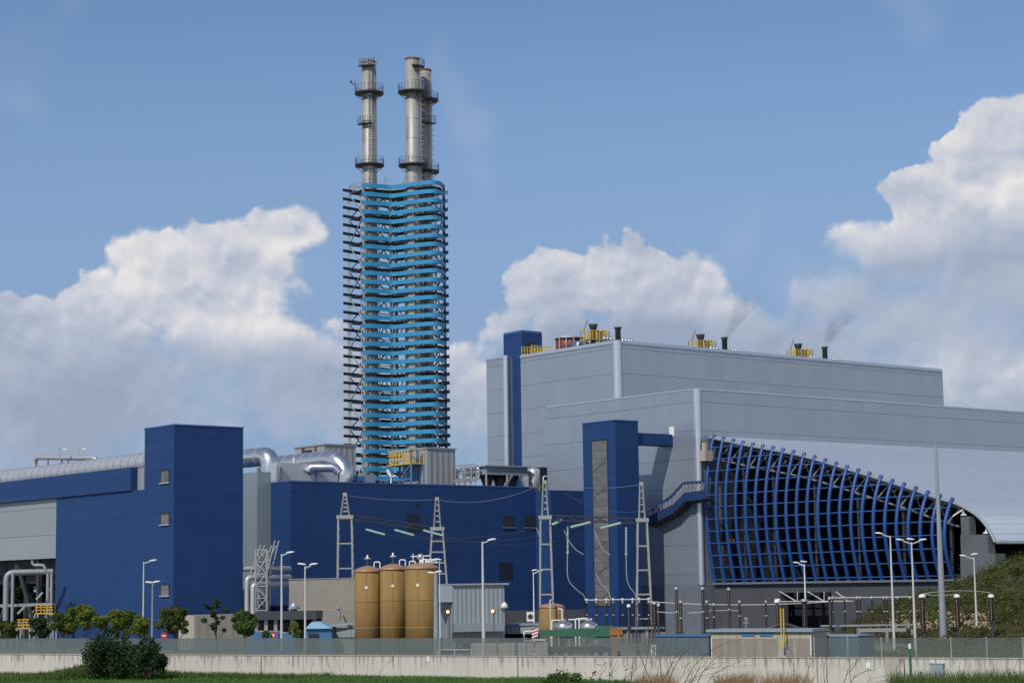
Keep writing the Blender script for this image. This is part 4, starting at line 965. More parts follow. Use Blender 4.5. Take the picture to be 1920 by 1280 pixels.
while z < zz1 - 2: w.bar(base(a, z + (1.1 if k % 2 else 0)) + OL * .12, base(b, z + (0 if k % 2 else 1.1)) + OL * .12, .05); z += 1.5; k += 1
w.build('bracing', 'meshgrey', sf)
brg = MB(); zb0, zb1 = hit(1230, 833, KX + Rv * rX, Rv).z, hit(1230, 812, KX + Rv * rX, Rv).z
PB = KX + Rv * (rX + .01) + Lv * .4; lb = (KE - KX).dot(Rv) - rX - .02
for l in (0, 1.9): brg.obox(PB + Lv * l + Z * zb0, Rv * lb, Lv * .15, Z * (zb1 - zb0))
brg.obox(PB + Lv * .16 + Z * zb0, Rv * lb, Lv * 1.73, Z * .2)
for k in range(6): brg.bar(PB + Rv * (lb * k / 5) + Z * (zb1 - .1), PB + Lv * 1.95 + Rv * (lb * k / 5) + Z * (zb1 - .1), .12)
solo('foot_bridge', brg, 'blue', 'short blue footbridge from the annex tower to the white hatch in the grey block', 'bridge')
# stair on the flank of the grey block
ss = KE + OL * 1.5
st = thing('outside_stair', 'blue zigzag stair climbing the flank of the grey block to the lattice', 'stair', ss)
def sp_(px, py): return hit(px, py, ss, Lv)
pts_low = [(1216, 985), (1262, 962), (1283, 940), (1322, 935)]; pts_hi = [(1219, 958), (1258, 931), (1281, 906), (1322, 903)]
bal = MB(); P = [sp_(x, y) for x, y in pts_low]; Q = [sp_(x, y - 17) for x, y in pts_low]
for k in range(3): bal.hexa([P[k], P[k + 1], P[k + 1] + Rv * .1, P[k] + Rv * .1, Q[k], Q[k + 1], Q[k + 1] + Rv * .1, Q[k] + Rv * .1])
bal.build('balustrade', 'stairblue', st)
hr = MB(); Hh = [sp_(x, y) for x, y in pts_hi]
for k in range(3): hr.bar(Hh[k] + Rv * .05, Hh[k + 1] + Rv * .05, .12, .35)
hr.build('handrail', 'stairblue', st)
pst = MB()
for k in range(3):
    for j in range(5): f = (j + .5) / 5; a = Q[k].lerp(Q[k + 1], f); pst.bar(a, base(a, Hh[k].lerp(Hh[k + 1], f).z), .07); pst.bar(a, base(Q[k].lerp(Q[k + 1], min(1, f + .15)), Hh[k].lerp(Hh[k + 1], min(1, f + .15)).z), .05)
pst.build('baluster', 'steel', st)
tdk = MB()
for k in range(3): tdk.hexa([P[k] + Rv * .12, P[k + 1] + Rv * .12, P[k + 1] + Rv * 1.45, P[k] + Rv * 1.45, P[k] + Rv * .12 + Z * .15, P[k + 1] + Rv * .12 + Z * .15, P[k + 1] + Rv * 1.45 + Z * .15, P[k] + Rv * 1.45 + Z * .15])
for k in range(3):
    for j in range(6): a = P[k].lerp(P[k + 1], j / 6); tdk.bar(a + Rv * .15 - Z * .12, a + Rv * 1.4 - Z * .12, .16)
tdk.build('tread', 'darksteel', st)
# smoke of the two stacks
def smoke(px, label, seed):
    c = along_roof(px, 5) + Z * 2.9; pts = []; rad = []
    for k in range(9):
        f = k / 8; pts.append(c + Vector((5.6 * f ** 1.2 + .3 * math.sin(seed + 5 * f), 0, 7.5 * f)) ); rad.append(.42 + 1.9 * f)
    mt = bpy.data.materials.new('drifting_smoke'); mt.use_nodes = True; mt.node_tree.nodes.clear(); t = NT(mt.node_tree)
    out = t.new('ShaderNodeOutputMaterial'); vp = t.new('ShaderNodeVolumePrincipled'); vp.inputs['Color'].default_value = (0.50, 0.55, 0.63, 1); vp.inputs['Anisotropy'].default_value = 0.0
    oc = t.new('ShaderNodeTexCoord').outputs['Object']; z = t.sep(oc)[2]
    fade = t.rng(z, c.z + 7.2, c.z + .5, 0.0, 1.0)
    n = t.noise(oc, 0.55, 4.0, 0.6); t.put(vp.inputs['Density'], t.math('MULTIPLY', t.math('MULTIPLY', t.rng(n, 0.28, 0.62), fade), 0.36)); t.l.new(vp.outputs[0], out.inputs['Volume'])
    b = MB(); b.tube(pts, rad, 14); solo('smoke', b, mt, label, 'smoke', 'grey smoke over the boiler house', 'stuff')
smoke(1359, 'thin grey smoke drifting from the middle stub stack on the boiler house', 1.0)
smoke(1547, 'thin grey smoke drifting from the stub stack near the right end of the boiler house', 2.0)

# ================================================================== YARD: silos, sheds, gantries
def silo(px, w, D, ytop, label, sx):
    c = gp(px, D); r = w / 2 * D / F; zt = zat(c, ytop); t = thing('silo', label, 'silo', c, 'brown silos by the fence')
    MB().lathe(c, [(r, 0), (r, zt * .5), (r, zt)], 40).build('shell', 'silo', t)
    MB().lathe(c + Z * zt, [(r + .05, -.12), (r + .05, 0), (r * .96, .12), (r * .7, .28), (r * .35, .40), (.15, .45)], 40).build('roof', 'silocap', t)
    b = MB()
    for z in (zt * .30, zt * .62): b.lathe(c + Z * z, [(r + .003, 0), (r + .012, .03), (r + .012, .08), (r + .003, .13)], 40)
    b.build('hoop', 'silo', t)
    d = (CAM - c); d.z = 0; d.normalize(); a0 = math.atan2(d.y, d.x) + sx
    s_ = MB(); q = c + Vector((math.cos(a0), math.sin(a0), 0)) * (r + .008); tg = Vector((-math.sin(a0), math.cos(a0), 0))
    s_.obox(q - tg * .02, tg * .04, Vector((math.cos(a0), math.sin(a0), 0)) * .02, Z * (zt - .1)); s_.build('seam_strip', 'seam', t)
    s_ = MB(); zc_ = zt * .80; n = Vector((math.cos(a0), math.sin(a0), 0)); q = q + n * .03
    s_.quad(q - tg * .17 + Z * zc_, q + Z * (zc_ - .15), q + tg * .17 + Z * zc_, q + Z * (zc_ + .15)); i = s_.add([Vector(p) - n * .02 for p in s_.v[:4]])
    s_.face((i + 3, i + 2, i + 1, i))
    for k in range(4): s_.face((k, (k + 1) % 4, i + (k + 1) % 4, i + k)[::-1])
    s_.build('diamond_sign', 'white', t)
    return c, zt, r
S1 = silo(690, 49, 168, 1070, 'brown fibreglass silo nearest the beige block, left end of the row', -.1)
S2 = silo(738, 49, 167.5, 1066, 'brown fibreglass silo between two others, strong red brown seam', -.05)
S3 = silo(792, 62, 165, 1064, 'widest brown fibreglass silo with a pale scuffed upper wall, beside the grey post', -.25)
for (c, zt, r), lab, big in ((S1, 'small vent pipe with a white cap on the left brown silo', 0), (S2, 'small vent pipe with a white cap on the middle brown silo', 0), (S3, 'cluster of white pipes and valves on the widest brown silo', 1)):
    t = thing('silo_vent', lab, 'vent', c + Z * (zt + .44))
    if not big:
        MB().cyl(c + Z * (zt + .40), c + Z * (zt + 1.0), .10, 10).build('pipe', 'darksteel', t); b = MB(); b.lathe(c + Z * (zt + 1.0), [(.12, 0), (.15, .08), (.08, .2), (.07, .33), (.03, .36)], 10); b.cbox(c + Z * (zt + 1.03), .55, .04, .04); b.build('cap', 'white', t)
        w = MB(); w.tube(bend([c + Vector((r * .5, 0, zt + .2)), c + Vector((r * .5, 0, zt + .75)), c + Vector((r * .95, -.1, zt + .75)), c + Vector((r * .95, -.1, zt + .2))], .15), .05, 8); w.build('breather', 'white', t)
    else:
        MB().ball(c + Z * (zt + .9) + Vector((-.1, 0, 0)), .3, 12).build('valve', 'duct', t)
        w = MB(); w.cbox(c + Z * (zt + .38), .35, .35, .5); w.bar(c + Vector((-.9, 0, zt + .95)), c + Vector((.7, 0, zt + 1.0)), .08); w.bar(c + Vector((-.7, 0, zt + .4)), c + Vector((-.7, 0, zt + 1.2)), .06); w.bar(c + Vector((.3, 0, zt + .5)), c + Vector((1.0, -.2, zt + .55)), .14); w.build('pipe_cluster', 'white', t)
        w = MB(); w.tube(bend([c + Vector((-1.0, -.2, zt)), c + Vector((-1.0, -.2, zt + .55)), c + Vector((-.5, -.2, zt + .55)), c + Vector((-.5, -.2, zt + .2))], .15), .05, 8); w.build('breather', 'white', t)
# thick grey floodlight post beside the silos
def lamp_post(px, ytop, D, heads, label, r=.075, mat='pole', base_z=0.0, armz=None, group='lamp posts of the plant'):
    """heads: list of (px of head, py of head)"""
    c = gp(px, D, base_z); zt = zat(c, ytop); c = gp(px, D, zt); c.z = base_z
    t = thing('lamp_post', label, 'lamp post', c, group)
    MB().tube([base(c, base_z), base(c, zt)], [r * 1.25, r * .62], 10).build('pole', mat, t)
    for hx, hy in heads:
        p = at(hx, hy, D); s_ = 1 if p.x > c.x else -1; v = Vector((p.x - c.x, 0, p.z - zt + .12)); am = MB()
        if abs(p.x - c.x) > .25: am.bar(base(c, zt - .1), base(c, zt - .1) + v * .75, .07)
        else: am.bar(base(c, zt - .1), base(c, zt + .05), .07)
        a_ = am.build('arm', mat, t); h = MB(); q = base(c, zt - .1) + v; ln = .62
        d = Vector((s_, 0, .12)).normalized(); k = q - d * ln * .5
        h.lathe_dir = None
        w, hh = .15, .1
        u = Vector((0, 1, 0)); n = d.cross(u) * -1
        ring = []
        for f, sc in ((0, .35), (.2, .85), (.55, 1.0), (.85, .8), (1, .3)):
            o = k + d * (ln * f); ring.append(h.add([o + u * (w * sc * math.cos(g)) + Z * (hh * sc * max(-.35, math.sin(g))) for g in [i * math.pi / 5 for i in range(10)]]))
        for a, b in zip(ring, ring[1:]):
            for i in range(10): h.face([a + i, a + (i + 1) % 10, b + (i + 1) % 10, b + i], True)
        h.face([ring[0] + i for i in range(10)][::-1]); h.face([ring[-1] + i for i in range(10)])
        h.build('lamp_head', 'white', a_)
    return t
lamp_post(269.5, 1053, 156, [(287, 1051)], 'tall pale lamp post with one arm in front of the blue hall at the left', .07)
lamp_post(286, 1093, 150, [(280, 1092), (293, 1091)], 'short lamp post with two heads beside the red no entry sign', .08, 'polegrey')
lamp_post(528, 1038, 139, [(544, 1036)], 'tall pale lamp post with one arm before the left end of the long blue hall', .085)
lamp_post(572, 1062, 138, [(566, 1058), (588, 1058)], 'pale lamp post with two arms in front of the beige block', .075)
lamp_post(904.5, 1015, 136, [(922, 1012)], 'tallest pale lamp post with one arm, in front of the grey ribbed shed', .10)
lamp_post(1000, 1073, 196, [(1002, 1069), (1013, 1070)], 'slim white lamp post standing close to the gantry by the brown tank', .07, 'white', .6)
lamp_post(817, 1075, 150, [(809, 1074), (822, 1072)], 'thick grey floodlight post touching the widest brown silo', .2, 'polegrey')
lamp_post(824, 1052, 158, [(800, 1050), (812, 1050), (821, 1049)], 'thin lamp post with several heads just above the widest silo', .04, 'white')
lamp_post(1669, 1004, 150, [(1648, 1000)], 'tall cream lamp post with one arm to the left, in front of the blue lattice', .085)
lamp_post(1709, 1017, 152, [(1687, 1012), (1707, 1011), (1730, 1012)], 'tall cream lamp post with three heads left of the steel mast', .085)
lamp_post(1508, 1058, 178, [(1493, 1055), (1507, 1053)], 'short white lamp post rising among the insulators by the dark gateway', .07, 'white', 2.3)
lamp_post(1826, 1045, 168, [(1806, 1042), (1827, 1039)], 'cream lamp post on the overgrown bank at the right', .08, 'pole', 1.6)
c = gp(1764, 172, .6); zt = zat(c, 836); c = gp(1754.5, 172, zt); c.z = .3
ms = thing('steel_mast', 'tall bare tapering grey steel mast rising past the roof of the lattice hall', 'mast', c)
MB().tube([base(c, .3), base(c, zt)], [.34, .10], 18).build('shaft', 'polegrey', ms)
MB().lathe(base(c, .3), [(.6, 0), (.6, .12), (.4, .16)], 16).build('base_flange', 'polegrey', ms)
MB().cyl(base(c, zt - .3), base(c, zt + .5), .07, 8).build('tip', 'steel', ms)

# ---- beige block and low roofs by the silos
KBg = base(at(700, 1082, 186)); a = gp(542, 190); b = gp(680, 186); zt = zat(a, 1086)
bg_ = thing('beige_block', 'plain beige rendered block behind the brown silos', 'building', a)
MB().prism([a, b, b + Vector((2, 9, 0)), a + Vector((2, 9, 0))], 0, zt).build('wall', 'beige', bg_)
cp = MB(); v = b - a; cp.prism([a + Vector((-.08, -.08, 0)), b + Vector((.08, -.08, 0)), b + Vector((2.08, 9.08, 0)), a + Vector((1.92, 9.08, 0))], zt, zt + .08); cp.build('coping', 'beige', bg_)
ln = MB(); d = v.normalized(); n = Vector((d.y, -d.x, 0))
for z in (zat(a, 1143),): ln.obox(a + n * .003 + Z * z, v, n * .03, Z * .06)
ln.obox(a + d * (v.length * .50) + n * .003, d * .06, n * .03, Z * zat(a, 1143)); ln.build('joint_strip', 'conc', bg_)
cam_ = MB(); q = at(634, 1143, 185); cam_.bar(q + Vector((0, 1.5, 0)), q, .1); cam_.bar(q + Vector((-.9, 0, 0)), q + Vector((.4, 0, .1)), .1); cam_.ball(q + Z * .15, .18); cam_.cyl(q + Vector((.15, 0, -.1)), q + Vector((.05, 0, -1.0)), .14, 8)
solo('security_camera', cam_, 'steel', 'grey bracket with a small camera fixed to the beige block', 'camera')
dr_ = thing('dark_canopy', 'low dark flat roof in front of the beige block and silver pipes', 'canopy', gp(530, 178))
z0, z1 = at(530, 1161, 178).z, at(530, 1146, 178).z; p0, p1 = gp(477, 178), gp(593, 178)
MB().obox(base(p0, z0), p1 - p0, Vector((0, 6, 0)), Z * (z1 - z0)).build('roof', 'darksteel', dr_)
pst = MB()
for px in (480, 499, 517, 548, 590): q = gp(px, 178.6); pst.cbox(q, .3, .3, z0 - .01)
pst.build('post', 'steel', dr_)
bk = MB(); bk.obox(p0 + Vector((0, 5, 0)), p1 - p0, Vector((0, .3, 0)), Z * (z0 - .02)); bk.build('back_wall', 'louvre', dr_)
for px in (497, 533): q = at(px, 1170, 180); t_ = MB(); t_.cyl(q - Vector((.9, 0, 0)), q + Vector((1.0, 0, 0)), .5, 16); t_.build('drum', 'darksteel', dr_)
cv = MB(); q = at(551, 1146, 180); cv.lathe(q, [(.28, 0), (.28, .2), (.62, .24), (.12, .75), (.05, .9)], 14); solo('cone_vent', cv, 'coping', 'white cone shaped vent cap on the dark flat roof', 'vent')
for px0, px1, yt, D, mat, lab in ((466, 522, 1185, 168, 'tankblue', 'low blue container behind the fence below the dark flat roof'), (524, 556, 1187, 167, 'tankblue', 'low blue bin behind the fence next to the small round bush')):
    p0, p1 = gp(px0, D), gp(px1, D); zt = zat(p0, yt); b = MB(); b.obox(p0, p1 - p0, Vector((0, 2.2, 0)), Z * zt); t = thing('container', lab, 'container', p0); b.build('box', 'bluecorr' if 0 else mat, t)
    r_ = MB(); r_.obox(p0 - Vector((.04, .04, 0)) + Z * zt, p1 - p0 + Vector((.08, 0, 0)), Vector((0, 2.28, 0)), Z * .08); r_.build('lid', 'shedflat', t)
p0, p1 = gp(574, 170), gp(622, 170); zt = zat(p0, 1178); lb = thing('blue_shelter', 'light blue topped shelter with a dark opening left of the silos', 'shelter', p0)
MB().obox(p0, p1 - p0, Vector((0, 4, 0)), Z * zt).build('wall', 'tankblue', lb)
rf = MB(); z1 = zat(p0, 1165); q0_, q1_ = at(575, 1177, 169.6), at(598, 1165, 169.6); rf.hexa([base(p0, zt) + Vector((-.05, -.3, 0)), base(p1, zt) + Vector((.05, -.3, 0)), base(p1, zt) + Vector((.05, 4, 0)), base(p0, zt) + Vector((-.05, 4, 0)), base(p0, z1 - .05) + Vector((.4, .3, 0)), base(p1, z1) + Vector((-1.1, .3, 0)), base(p1, z1) + Vector((-1.1, 3.5, 0)), base(p0, z1 - .05) + Vector((.4, 3.5, 0))]); rf.build('roof', 'lightblue', lb)
o = MB(); q = gp(579, 169.9); o.obox(q - Vector((0, .04, 0)), gp(597, 169.9) - q, Vector((0, .03, 0)), Z * zat(q, 1187)); o.build('opening', 'louvre', lb)
p0, p1 = gp(606, 172), gp(668, 171); zt = zat(p0, 1169); cw = thing('ribbed_lean_to', 'low ribbed lean-to with a pale sloping roof against the left brown silo', 'shed', p0)
MB().obox(p0 + Z * (zt - 1.15), p1 - p0, Vector((0, 3, 0)), Z * .75).build('wall', 'shedcorr', cw)
rf = MB(); rf.obox(p0 + Vector((-.8, -.4, zt - .38)), p1 - p0 + Vector((.8, 0, .35)), Vector((0, 3.6, 0)), Z * .16); rf.build('roof', 'shedflat', cw)
lw_ = MB(); lw_.obox(p0 + Vector((0, .2, 0)), p1 - p0, Vector((0, 2.4, 0)), Z * (zt - 1.17)); lw_.build('base_wall', 'conc', cw)

# ---- grey ribbed shed with the dark doorway
KR = base(at(849, 1097, 178)); zt = zat(KR, 1097); rs = thing('ribbed_shed', 'grey vertically ribbed shed with a dark open bay beside the silos', 'shed', KR)
rl_ = Rv.lerp(Vector((1, 0, 0)), .55).normalized(); ll_ = Vector((-rl_.y, rl_.x, 0)); wR = along(KR, rl_, 947)
zl = zat(KR, 1168)
MB().prism([KR, KR + rl_ * wR, KR + rl_ * wR + ll_ * 8, KR + ll_ * 8], 0, zt).build('wall', 'shedcorr', rs)
e = MB(); e.obox(KR - rl_ * .1 - ll_ * .25 + Z * zt, rl_ * (wR + .5), ll_ * 8.3, Z * .16); e.build('roof', 'shedflat', rs)
an = MB(); aL = along(KR, Vector((-1, .25, 0)).normalized(), 812); dA = Vector((-1, .25, 0)).normalized()
an.obox(KR + dA * .02 + Z * zat(KR, 1128), dA * aL, Vector((.2, 4, 0)), Z * (zt - .02 - zat(KR, 1128))); an.build('canopy', 'shedflat', rs)
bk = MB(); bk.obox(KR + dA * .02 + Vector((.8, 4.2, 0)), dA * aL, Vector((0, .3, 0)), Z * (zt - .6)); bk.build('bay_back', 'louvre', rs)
skt = MB(); skt.obox(KR - rl_ * .5 - ll_ * .9 + Z * zat(KR, 1184), rl_ * (wR + .2), ll_ * .85, Z * (zat(KR, 1168) - zat(KR, 1184))); skt.build('awning', 'shedflat', rs)
ci = MB(); q = KR + rl_ * (wR * .985) - ll_ * .2; ci.lathe(base(q, zat(KR, 1141)), [(.35, 0), (.3, .3), (.05, .55)], 8); ci.build('vent_hood', 'white', rs)
p0 = gp(938, 183); p1 = gp(1013, 181); zt = zat(p0, 1169); sh_ = thing('low_ribbed_roof', 'low ribbed grey roof edge between the ribbed shed and the brown tank', 'shed', p0)
MB().obox(p0 + Z * (zt - .9), p1 - p0, Vector((0, 7, 0)), Z * .75).build('fascia', 'shedcorr', sh_)
MB().obox(p0 + Vector((-.2, -.2, zt - .14)), p1 - p0 + Vector((.4, 0, 0)), Vector((0, 7.4, 0)), Z * .12).build('roof', 'shedflat', sh_)
MB().obox(p0 + Vector((0, 2, 0)), p1 - p0, Vector((0, 4.8, 0)), Z * (zt - .95)).build('wall', 'louvre', sh_)
p0 = gp(946, 196); p1 = gp(1098, 196); zt = zat(p0, 1144); solo('dark_wall', MB().obox(p0, p1 - p0, Vector((0, .4, 0)), Z * zt), 'darksteel', 'dark low wall behind the air conditioner, at the foot of the long blue hall', 'wall')
ac = thing('air_conditioner', 'white air conditioning unit with a dark round fan on the low ribbed roof', 'air conditioner', at(994, 1164, 182)); q = at(994, 1164, 182)
MB().cbox(q, .62, .35, .85).build('casing', 'white', ac); f_ = MB(); f_.cyl(q + Vector((.03, -.19, .42)), q + Vector((.03, -.21, .42)), .24, 18); f_.build('fan', 'darksteel', ac)
for px, py, D, lab in ((842, 1147, 176.5, 'glowing orange lamp in the dark bay beside the silos'), (926, 1146, 170, 'glowing orange lamp on a thin post in front of the ribbed shed')):
    q = at(px, py, D); t = thing('sodium_lamp', lab, 'lamp', base(q)); b = MB(); b.lathe(q, [(.05, -.2), (.14, -.1), (.17, 0), (.12, .1)], 12); b.build('shade', 'darksteel', t)
    g = MB(); g.ball(q + Vector((-.10, -.2, .04)), .15, 10); g.build('bulb', 'glow', t); pl = MB(); pl.cyl(base(q), q - Z * .2, .035, 6); pl.build('pole', 'darksteel', t)

# ---- silver pipes and lattice in front of the grey shaft
pr_ = thing('pipe_rack', 'three silver pipes bent over the yard and braced by a steel lattice', 'pipe rack', gp(480, 196))
for k, (x0, yt) in enumerate(((448.5, 1066), (463, 1082), (474, 1095))):
    D = 195 - k * .9; a = gp(x0, D); zt = zat(a, yt); b = at(520, yt, D + 1.5); w = MB(); w.tube(bend([a, base(a, zt), Vector((b.x, b.y, zt)), Vector((b.x + .9, b.y + 2.6, zt))], .45), .26, 14); w.build('pipe', 'ductdull', pr_)
tw_ = MB(); D = 193.2
L4 = [gp(479, D), gp(500, D), gp(503, D + 2), gp(484, D + 2)]; zt = at(490, 1030, D).z
for q in L4: tw_.bar(q, base(q, zt), .16)
for k in range(8):
    z0, z1 = zt * k / 8, zt * (k + 1) / 8
    for i in range(4):
        a, b = L4[i], L4[(i + 1) % 4]; tw_.bar(base(a, z0 if k % 2 else z1), base(b, z1 if k % 2 else z0), .10); tw_.bar(base(a, z1), base(b, z1), .09)
q0_, q1_ = base(L4[0], zt * .72), base(L4[1], zt + .6)
for v in (Vector((0, 0, 0)), Vector((.2, 1.5, 0))):
    tw_.bar(base(L4[0], zt * .74) + v + Vector((-.6, 0, 0)), base(L4[0], zt + .5) + v + Vector((.5, 0, 0)), .12); tw_.bar(base(L4[0], zt * .70) + v, base(L4[1], zt + .4) + v + Vector((.5, 0, 0)), .12); tw_.bar(base(L4[1], zt * .75) + v, base(L4[1], zt + .9) + v + Vector((.8, 0, 0)), .12)
tw_.bar(base(L4[0], .3) + Vector((-.1, -.2, 2.8)), base(L4[0], .3) + Vector((.5, -.2, 0)), .2); tw_.build('lattice', 'steel', pr_)

# ---- gantries
def gantry(px, ytop, D, ystep, label, w_top, w_step, w_foot, foot_h=0.0):
    c = gp(px, D); zt = zat(c, ytop); zs = zat(c, ystep); t = thing('gantry_tower', label, 'gantry', c, 'steel gantry towers')
    k = D / F
    lo = MB(); wf, ws, wt = w_foot * k / 2, w_step * k / 2, w_top * k / 2
    for s_ in (-1, 1):
        for dy in (-.35, .35): lo.bar(base(c, foot_h) + Vector((s_ * wf, dy, 0)), base(c, zs) + Vector((s_ * ws, dy, 0)), .13, .17)
        z = foot_h + 1.0
        while z < zs: f = (z - foot_h) / (zs - foot_h); x = wf + (ws - wf) * f; lo.bar(base(c, z) + Vector((s_ * x, -.35, 0)), base(c, z + .4) + Vector((s_ * x, .35, 0)), .07); z += .9
    n = 5
    for j in range(1, n + 1):
        z = foot_h + (zs - foot_h) * j / n; x = wf + (ws - wf) * j / n
        for dy in (-.35, .35): lo.bar(base(c, z) + Vector((-x, dy, 0)), base(c, z) + Vector((x, dy, 0)), .09, .13)
    lo.build('lower_frame', 'pole' if 0 else 'gantry', t)
    hd = MB(); hd.cbox(base(c, zs), ws * 2 + .35, .95, .35); hd.build('cross_head', 'gantry', t)
    u_ = MB(); w2 = ws * .62
    for s_ in (-1, 1):
        for dy in (-.25, .25): u_.bar(base(c, zs + .35) + Vector((s_ * w2, dy, 0)), base(c, zt) + Vector((s_ * wt, dy * .3, 0)), .09, .11)
    for j in range(1, 5): f = j / 5; x = w2 + (wt - w2) * f; z = zs + .35 + (zt - zs - .35) * f; u_.bar(base(c, z) + Vector((-x, 0, 0)), base(c, z) + Vector((x, 0, 0)), .1, .14)
    u_.cbox(base(c, zt - .1), .4, .3, .35); u_.build('upper_mast', 'gantry', t)
    return c, zs, zt
M['gantry'] = plain('pale_grey_steel', (0.34, 0.345, 0.33), 0.5, 0.25, 0.12, 1.0, 0.12)
g1 = gantry(648, 928, 201, 972, 'leftmost steel gantry tower, standing behind the beige block', 5, 25, 32)
g2 = gantry(822, 936, 205, 994, 'steel gantry tower behind the widest silo, on a concrete footing', 5, 20, 34, at(822, 1095, 205).z)
g3 = gantry(1026, 905, 186, 973, 'tall steel gantry tower standing over the brown tank', 5, 18, 27)
g4 = gantry(1209, 908, 188, 978, 'steel gantry tower right of the blue annex tower', 5, 17, 31)
ft = MB(); q = gp(826, 205); z = at(826, 1098, 205).z; ft.hexa([q + Vector((-1.6, -1.2, 0)), q + Vector((1.7, -1.2, 0)), q + Vector((1.7, 1.2, 0)), q + Vector((-1.6, 1.2, 0)), q + Vector((-.9, -.8, z)), q + Vector((1.0, -.8, z)), q + Vector((1.0, .8, z)), q + Vector((-.9, .8, z))]); solo('gantry_footing', ft, 'beige', 'tapered concrete footing under the gantry tower beside the ribbed shed', 'footing')
def beam(a, b, label):
    w = MB(); d = b - a; n = max(4, int(d.length / 1.2))
    for dy, dz in ((-.3, .25), (.3, .25), (-.3, -.2), (.3, -.2)): w.bar(a + Vector((0, dy, dz)), b + Vector((0, dy, dz)), .10)
    for k in range(n):
        for dy in (-.3, .3):
            p, q = a + d * (k / n), a + d * ((k + 1) / n); w.bar(p + Vector((0, dy, .25 if k % 2 else -.2)), q + Vector((0, dy, -.2 if k % 2 else .25)), .06)
    return solo('gantry_beam', w, 'darksteel', label, 'beam', 'beams of the gantries')
beam(base(g1[0], g1[1] + .1) + Vector((1.0, 0, 0)), base(g2[0], g2[1] + .2) - Vector((.9, 0, 0)), 'dark lattice beam between the two left gantry towers')
beam(base(g3[0], g3[1] + .1) + Vector((.7, 0, 0)), base(g4[0], g4[1] + .1) - Vector((.7, 0, 0)), 'dark lattice beam crossing in front of the blue annex tower')
def ins_string(a, b, r, label, group='strings of glass insulators'):
    w = MB(); d = b - a; n = int(d.length / .15); prof = []
    t = d.normalized(); pts = []; rad = []
    for k in range(n):
        for f, s_ in ((0.05, .35), (.45, 1.0), (.6, 1.0), (.95, .35)): pts.append(a + d * ((k + f) / n)); rad.append(r * s_)
    w.tube(pts, rad, 10); return solo('insulator_string', w, 'greenglass', label, 'insulator', group)
D = 200
for (x0, y0, x1, y1, lab) in ((686, 992, 722, 1002, 'nearest the leftmost gantry'), (740, 993, 776, 1003, 'midway between the two left gantries'), (794, 994, 832, 1004, 'against the gantry behind the widest silo')):
    ins_string(at(x0, y0, D), at(x1, y1, D - 1.5), .13, 'pale green glass insulator string hanging %s' % lab)
D = 186.5
for (x0, y0, x1, y1, lab) in ((1053, 975, 1036, 983, 'next to the gantry over the brown tank'), (1107, 979, 1070, 988, 'left of the mesh strip of the annex tower'), (1164, 980, 1126, 990, 'across the mesh strip of the annex tower')):
    ins_string(at(x0, y0, D), at(x1, y1, D - 1.2), .14, 'sloping pale green insulator string %s' % lab)
for (x, y0, y1, lab) in ((1064.5, 985, 1034, 'upright green insulator string against the long blue hall'), (1174, 988, 1037, 'upright green insulator string beside the right gantry tower')):
    ins_string(at(x, y0, D), at(x, y1, D), .12, lab)
    q = at(x, y1 + 2, D); b = MB(); b.ball(q, .16); solo('wire_clamp', b, 'steel', 'small round steel clamp below the %s' % lab, 'clamp')
def wire(pts, label, r=.028, mat='steel', group='overhead wires'):
    w = MB(); w.tube(pts, r, 5, smooth=True); return solo('overhead_wire', w, mat, label, 'wire', group)
def sag(a, b, s_, n=14): return [a.lerp(b, k / n) - Z * (s_ * 4 * (k / n) * (1 - k / n)) for k in range(n + 1)]
wire(sag(base(g1[0], g1[2]), base(g2[0], g2[2]), .25), 'thin earth wire between the tips of the two left gantry towers', .02)
wire(sag(base(g2[0], g2[2]), base(g3[0], g3[2]), .9), 'long thin earth wire from the second gantry tower to the one over the brown tank', .02)
wire(sag(base(g3[0], g3[2]), base(g4[0], g4[2]), .4), 'thin earth wire between the tips of the two right gantry towers', .02)
for k, (x0, y0) in enumerate(((722, 1002), (776, 1003), (832, 1004))):
    wire(sag(at(x0, y0, 198.5), at((1036, 1070, 1126)[k], (983, 988, 990)[k], 185.3), .8 + .2 * k), 'long thin conductor from the %s left insulator string to the right gantry' % ('first', 'middle', 'last')[k], .022, 'darksteel')
for k, P in enumerate((((1064, 1037), (1064, 1075), (1069, 1092), (1085, 1108), (1094, 1115), (1097, 1125)), ((1118, 1075), (1126, 1092), (1140, 1108), (1146, 1122)), ((1174, 1040), (1175, 1080), (1180, 1098), (1190, 1112), (1194, 1124)), ((1057, 993), (1068, 1015), (1080, 1030), (1094, 1039)), ((1114, 992), (1124, 1018), (1134, 1033), (1144, 1040)), ((1006, 989), (1011, 1003), (1016, 1018)))):
    wire(spline([at(x, y, 186) for x, y in P], 6), 'pale hanging down wire %s' % ('left of the annex tower, reaching the bus posts', 'across the lower mesh strip', 'beside the right gantry, reaching the bus posts', 'curving off the left green insulator string', 'curving off the green string over the mesh strip', 'short, at the right window of the long blue hall')[k], .045, 'coping', 'down wires')
wire(sag(at(1060, 985, 186) + Vector((0, 0, 3)), at(1300, 905, 226), 2.5), 'faint wire from the gantry beam up to the zigzag stair', .018)

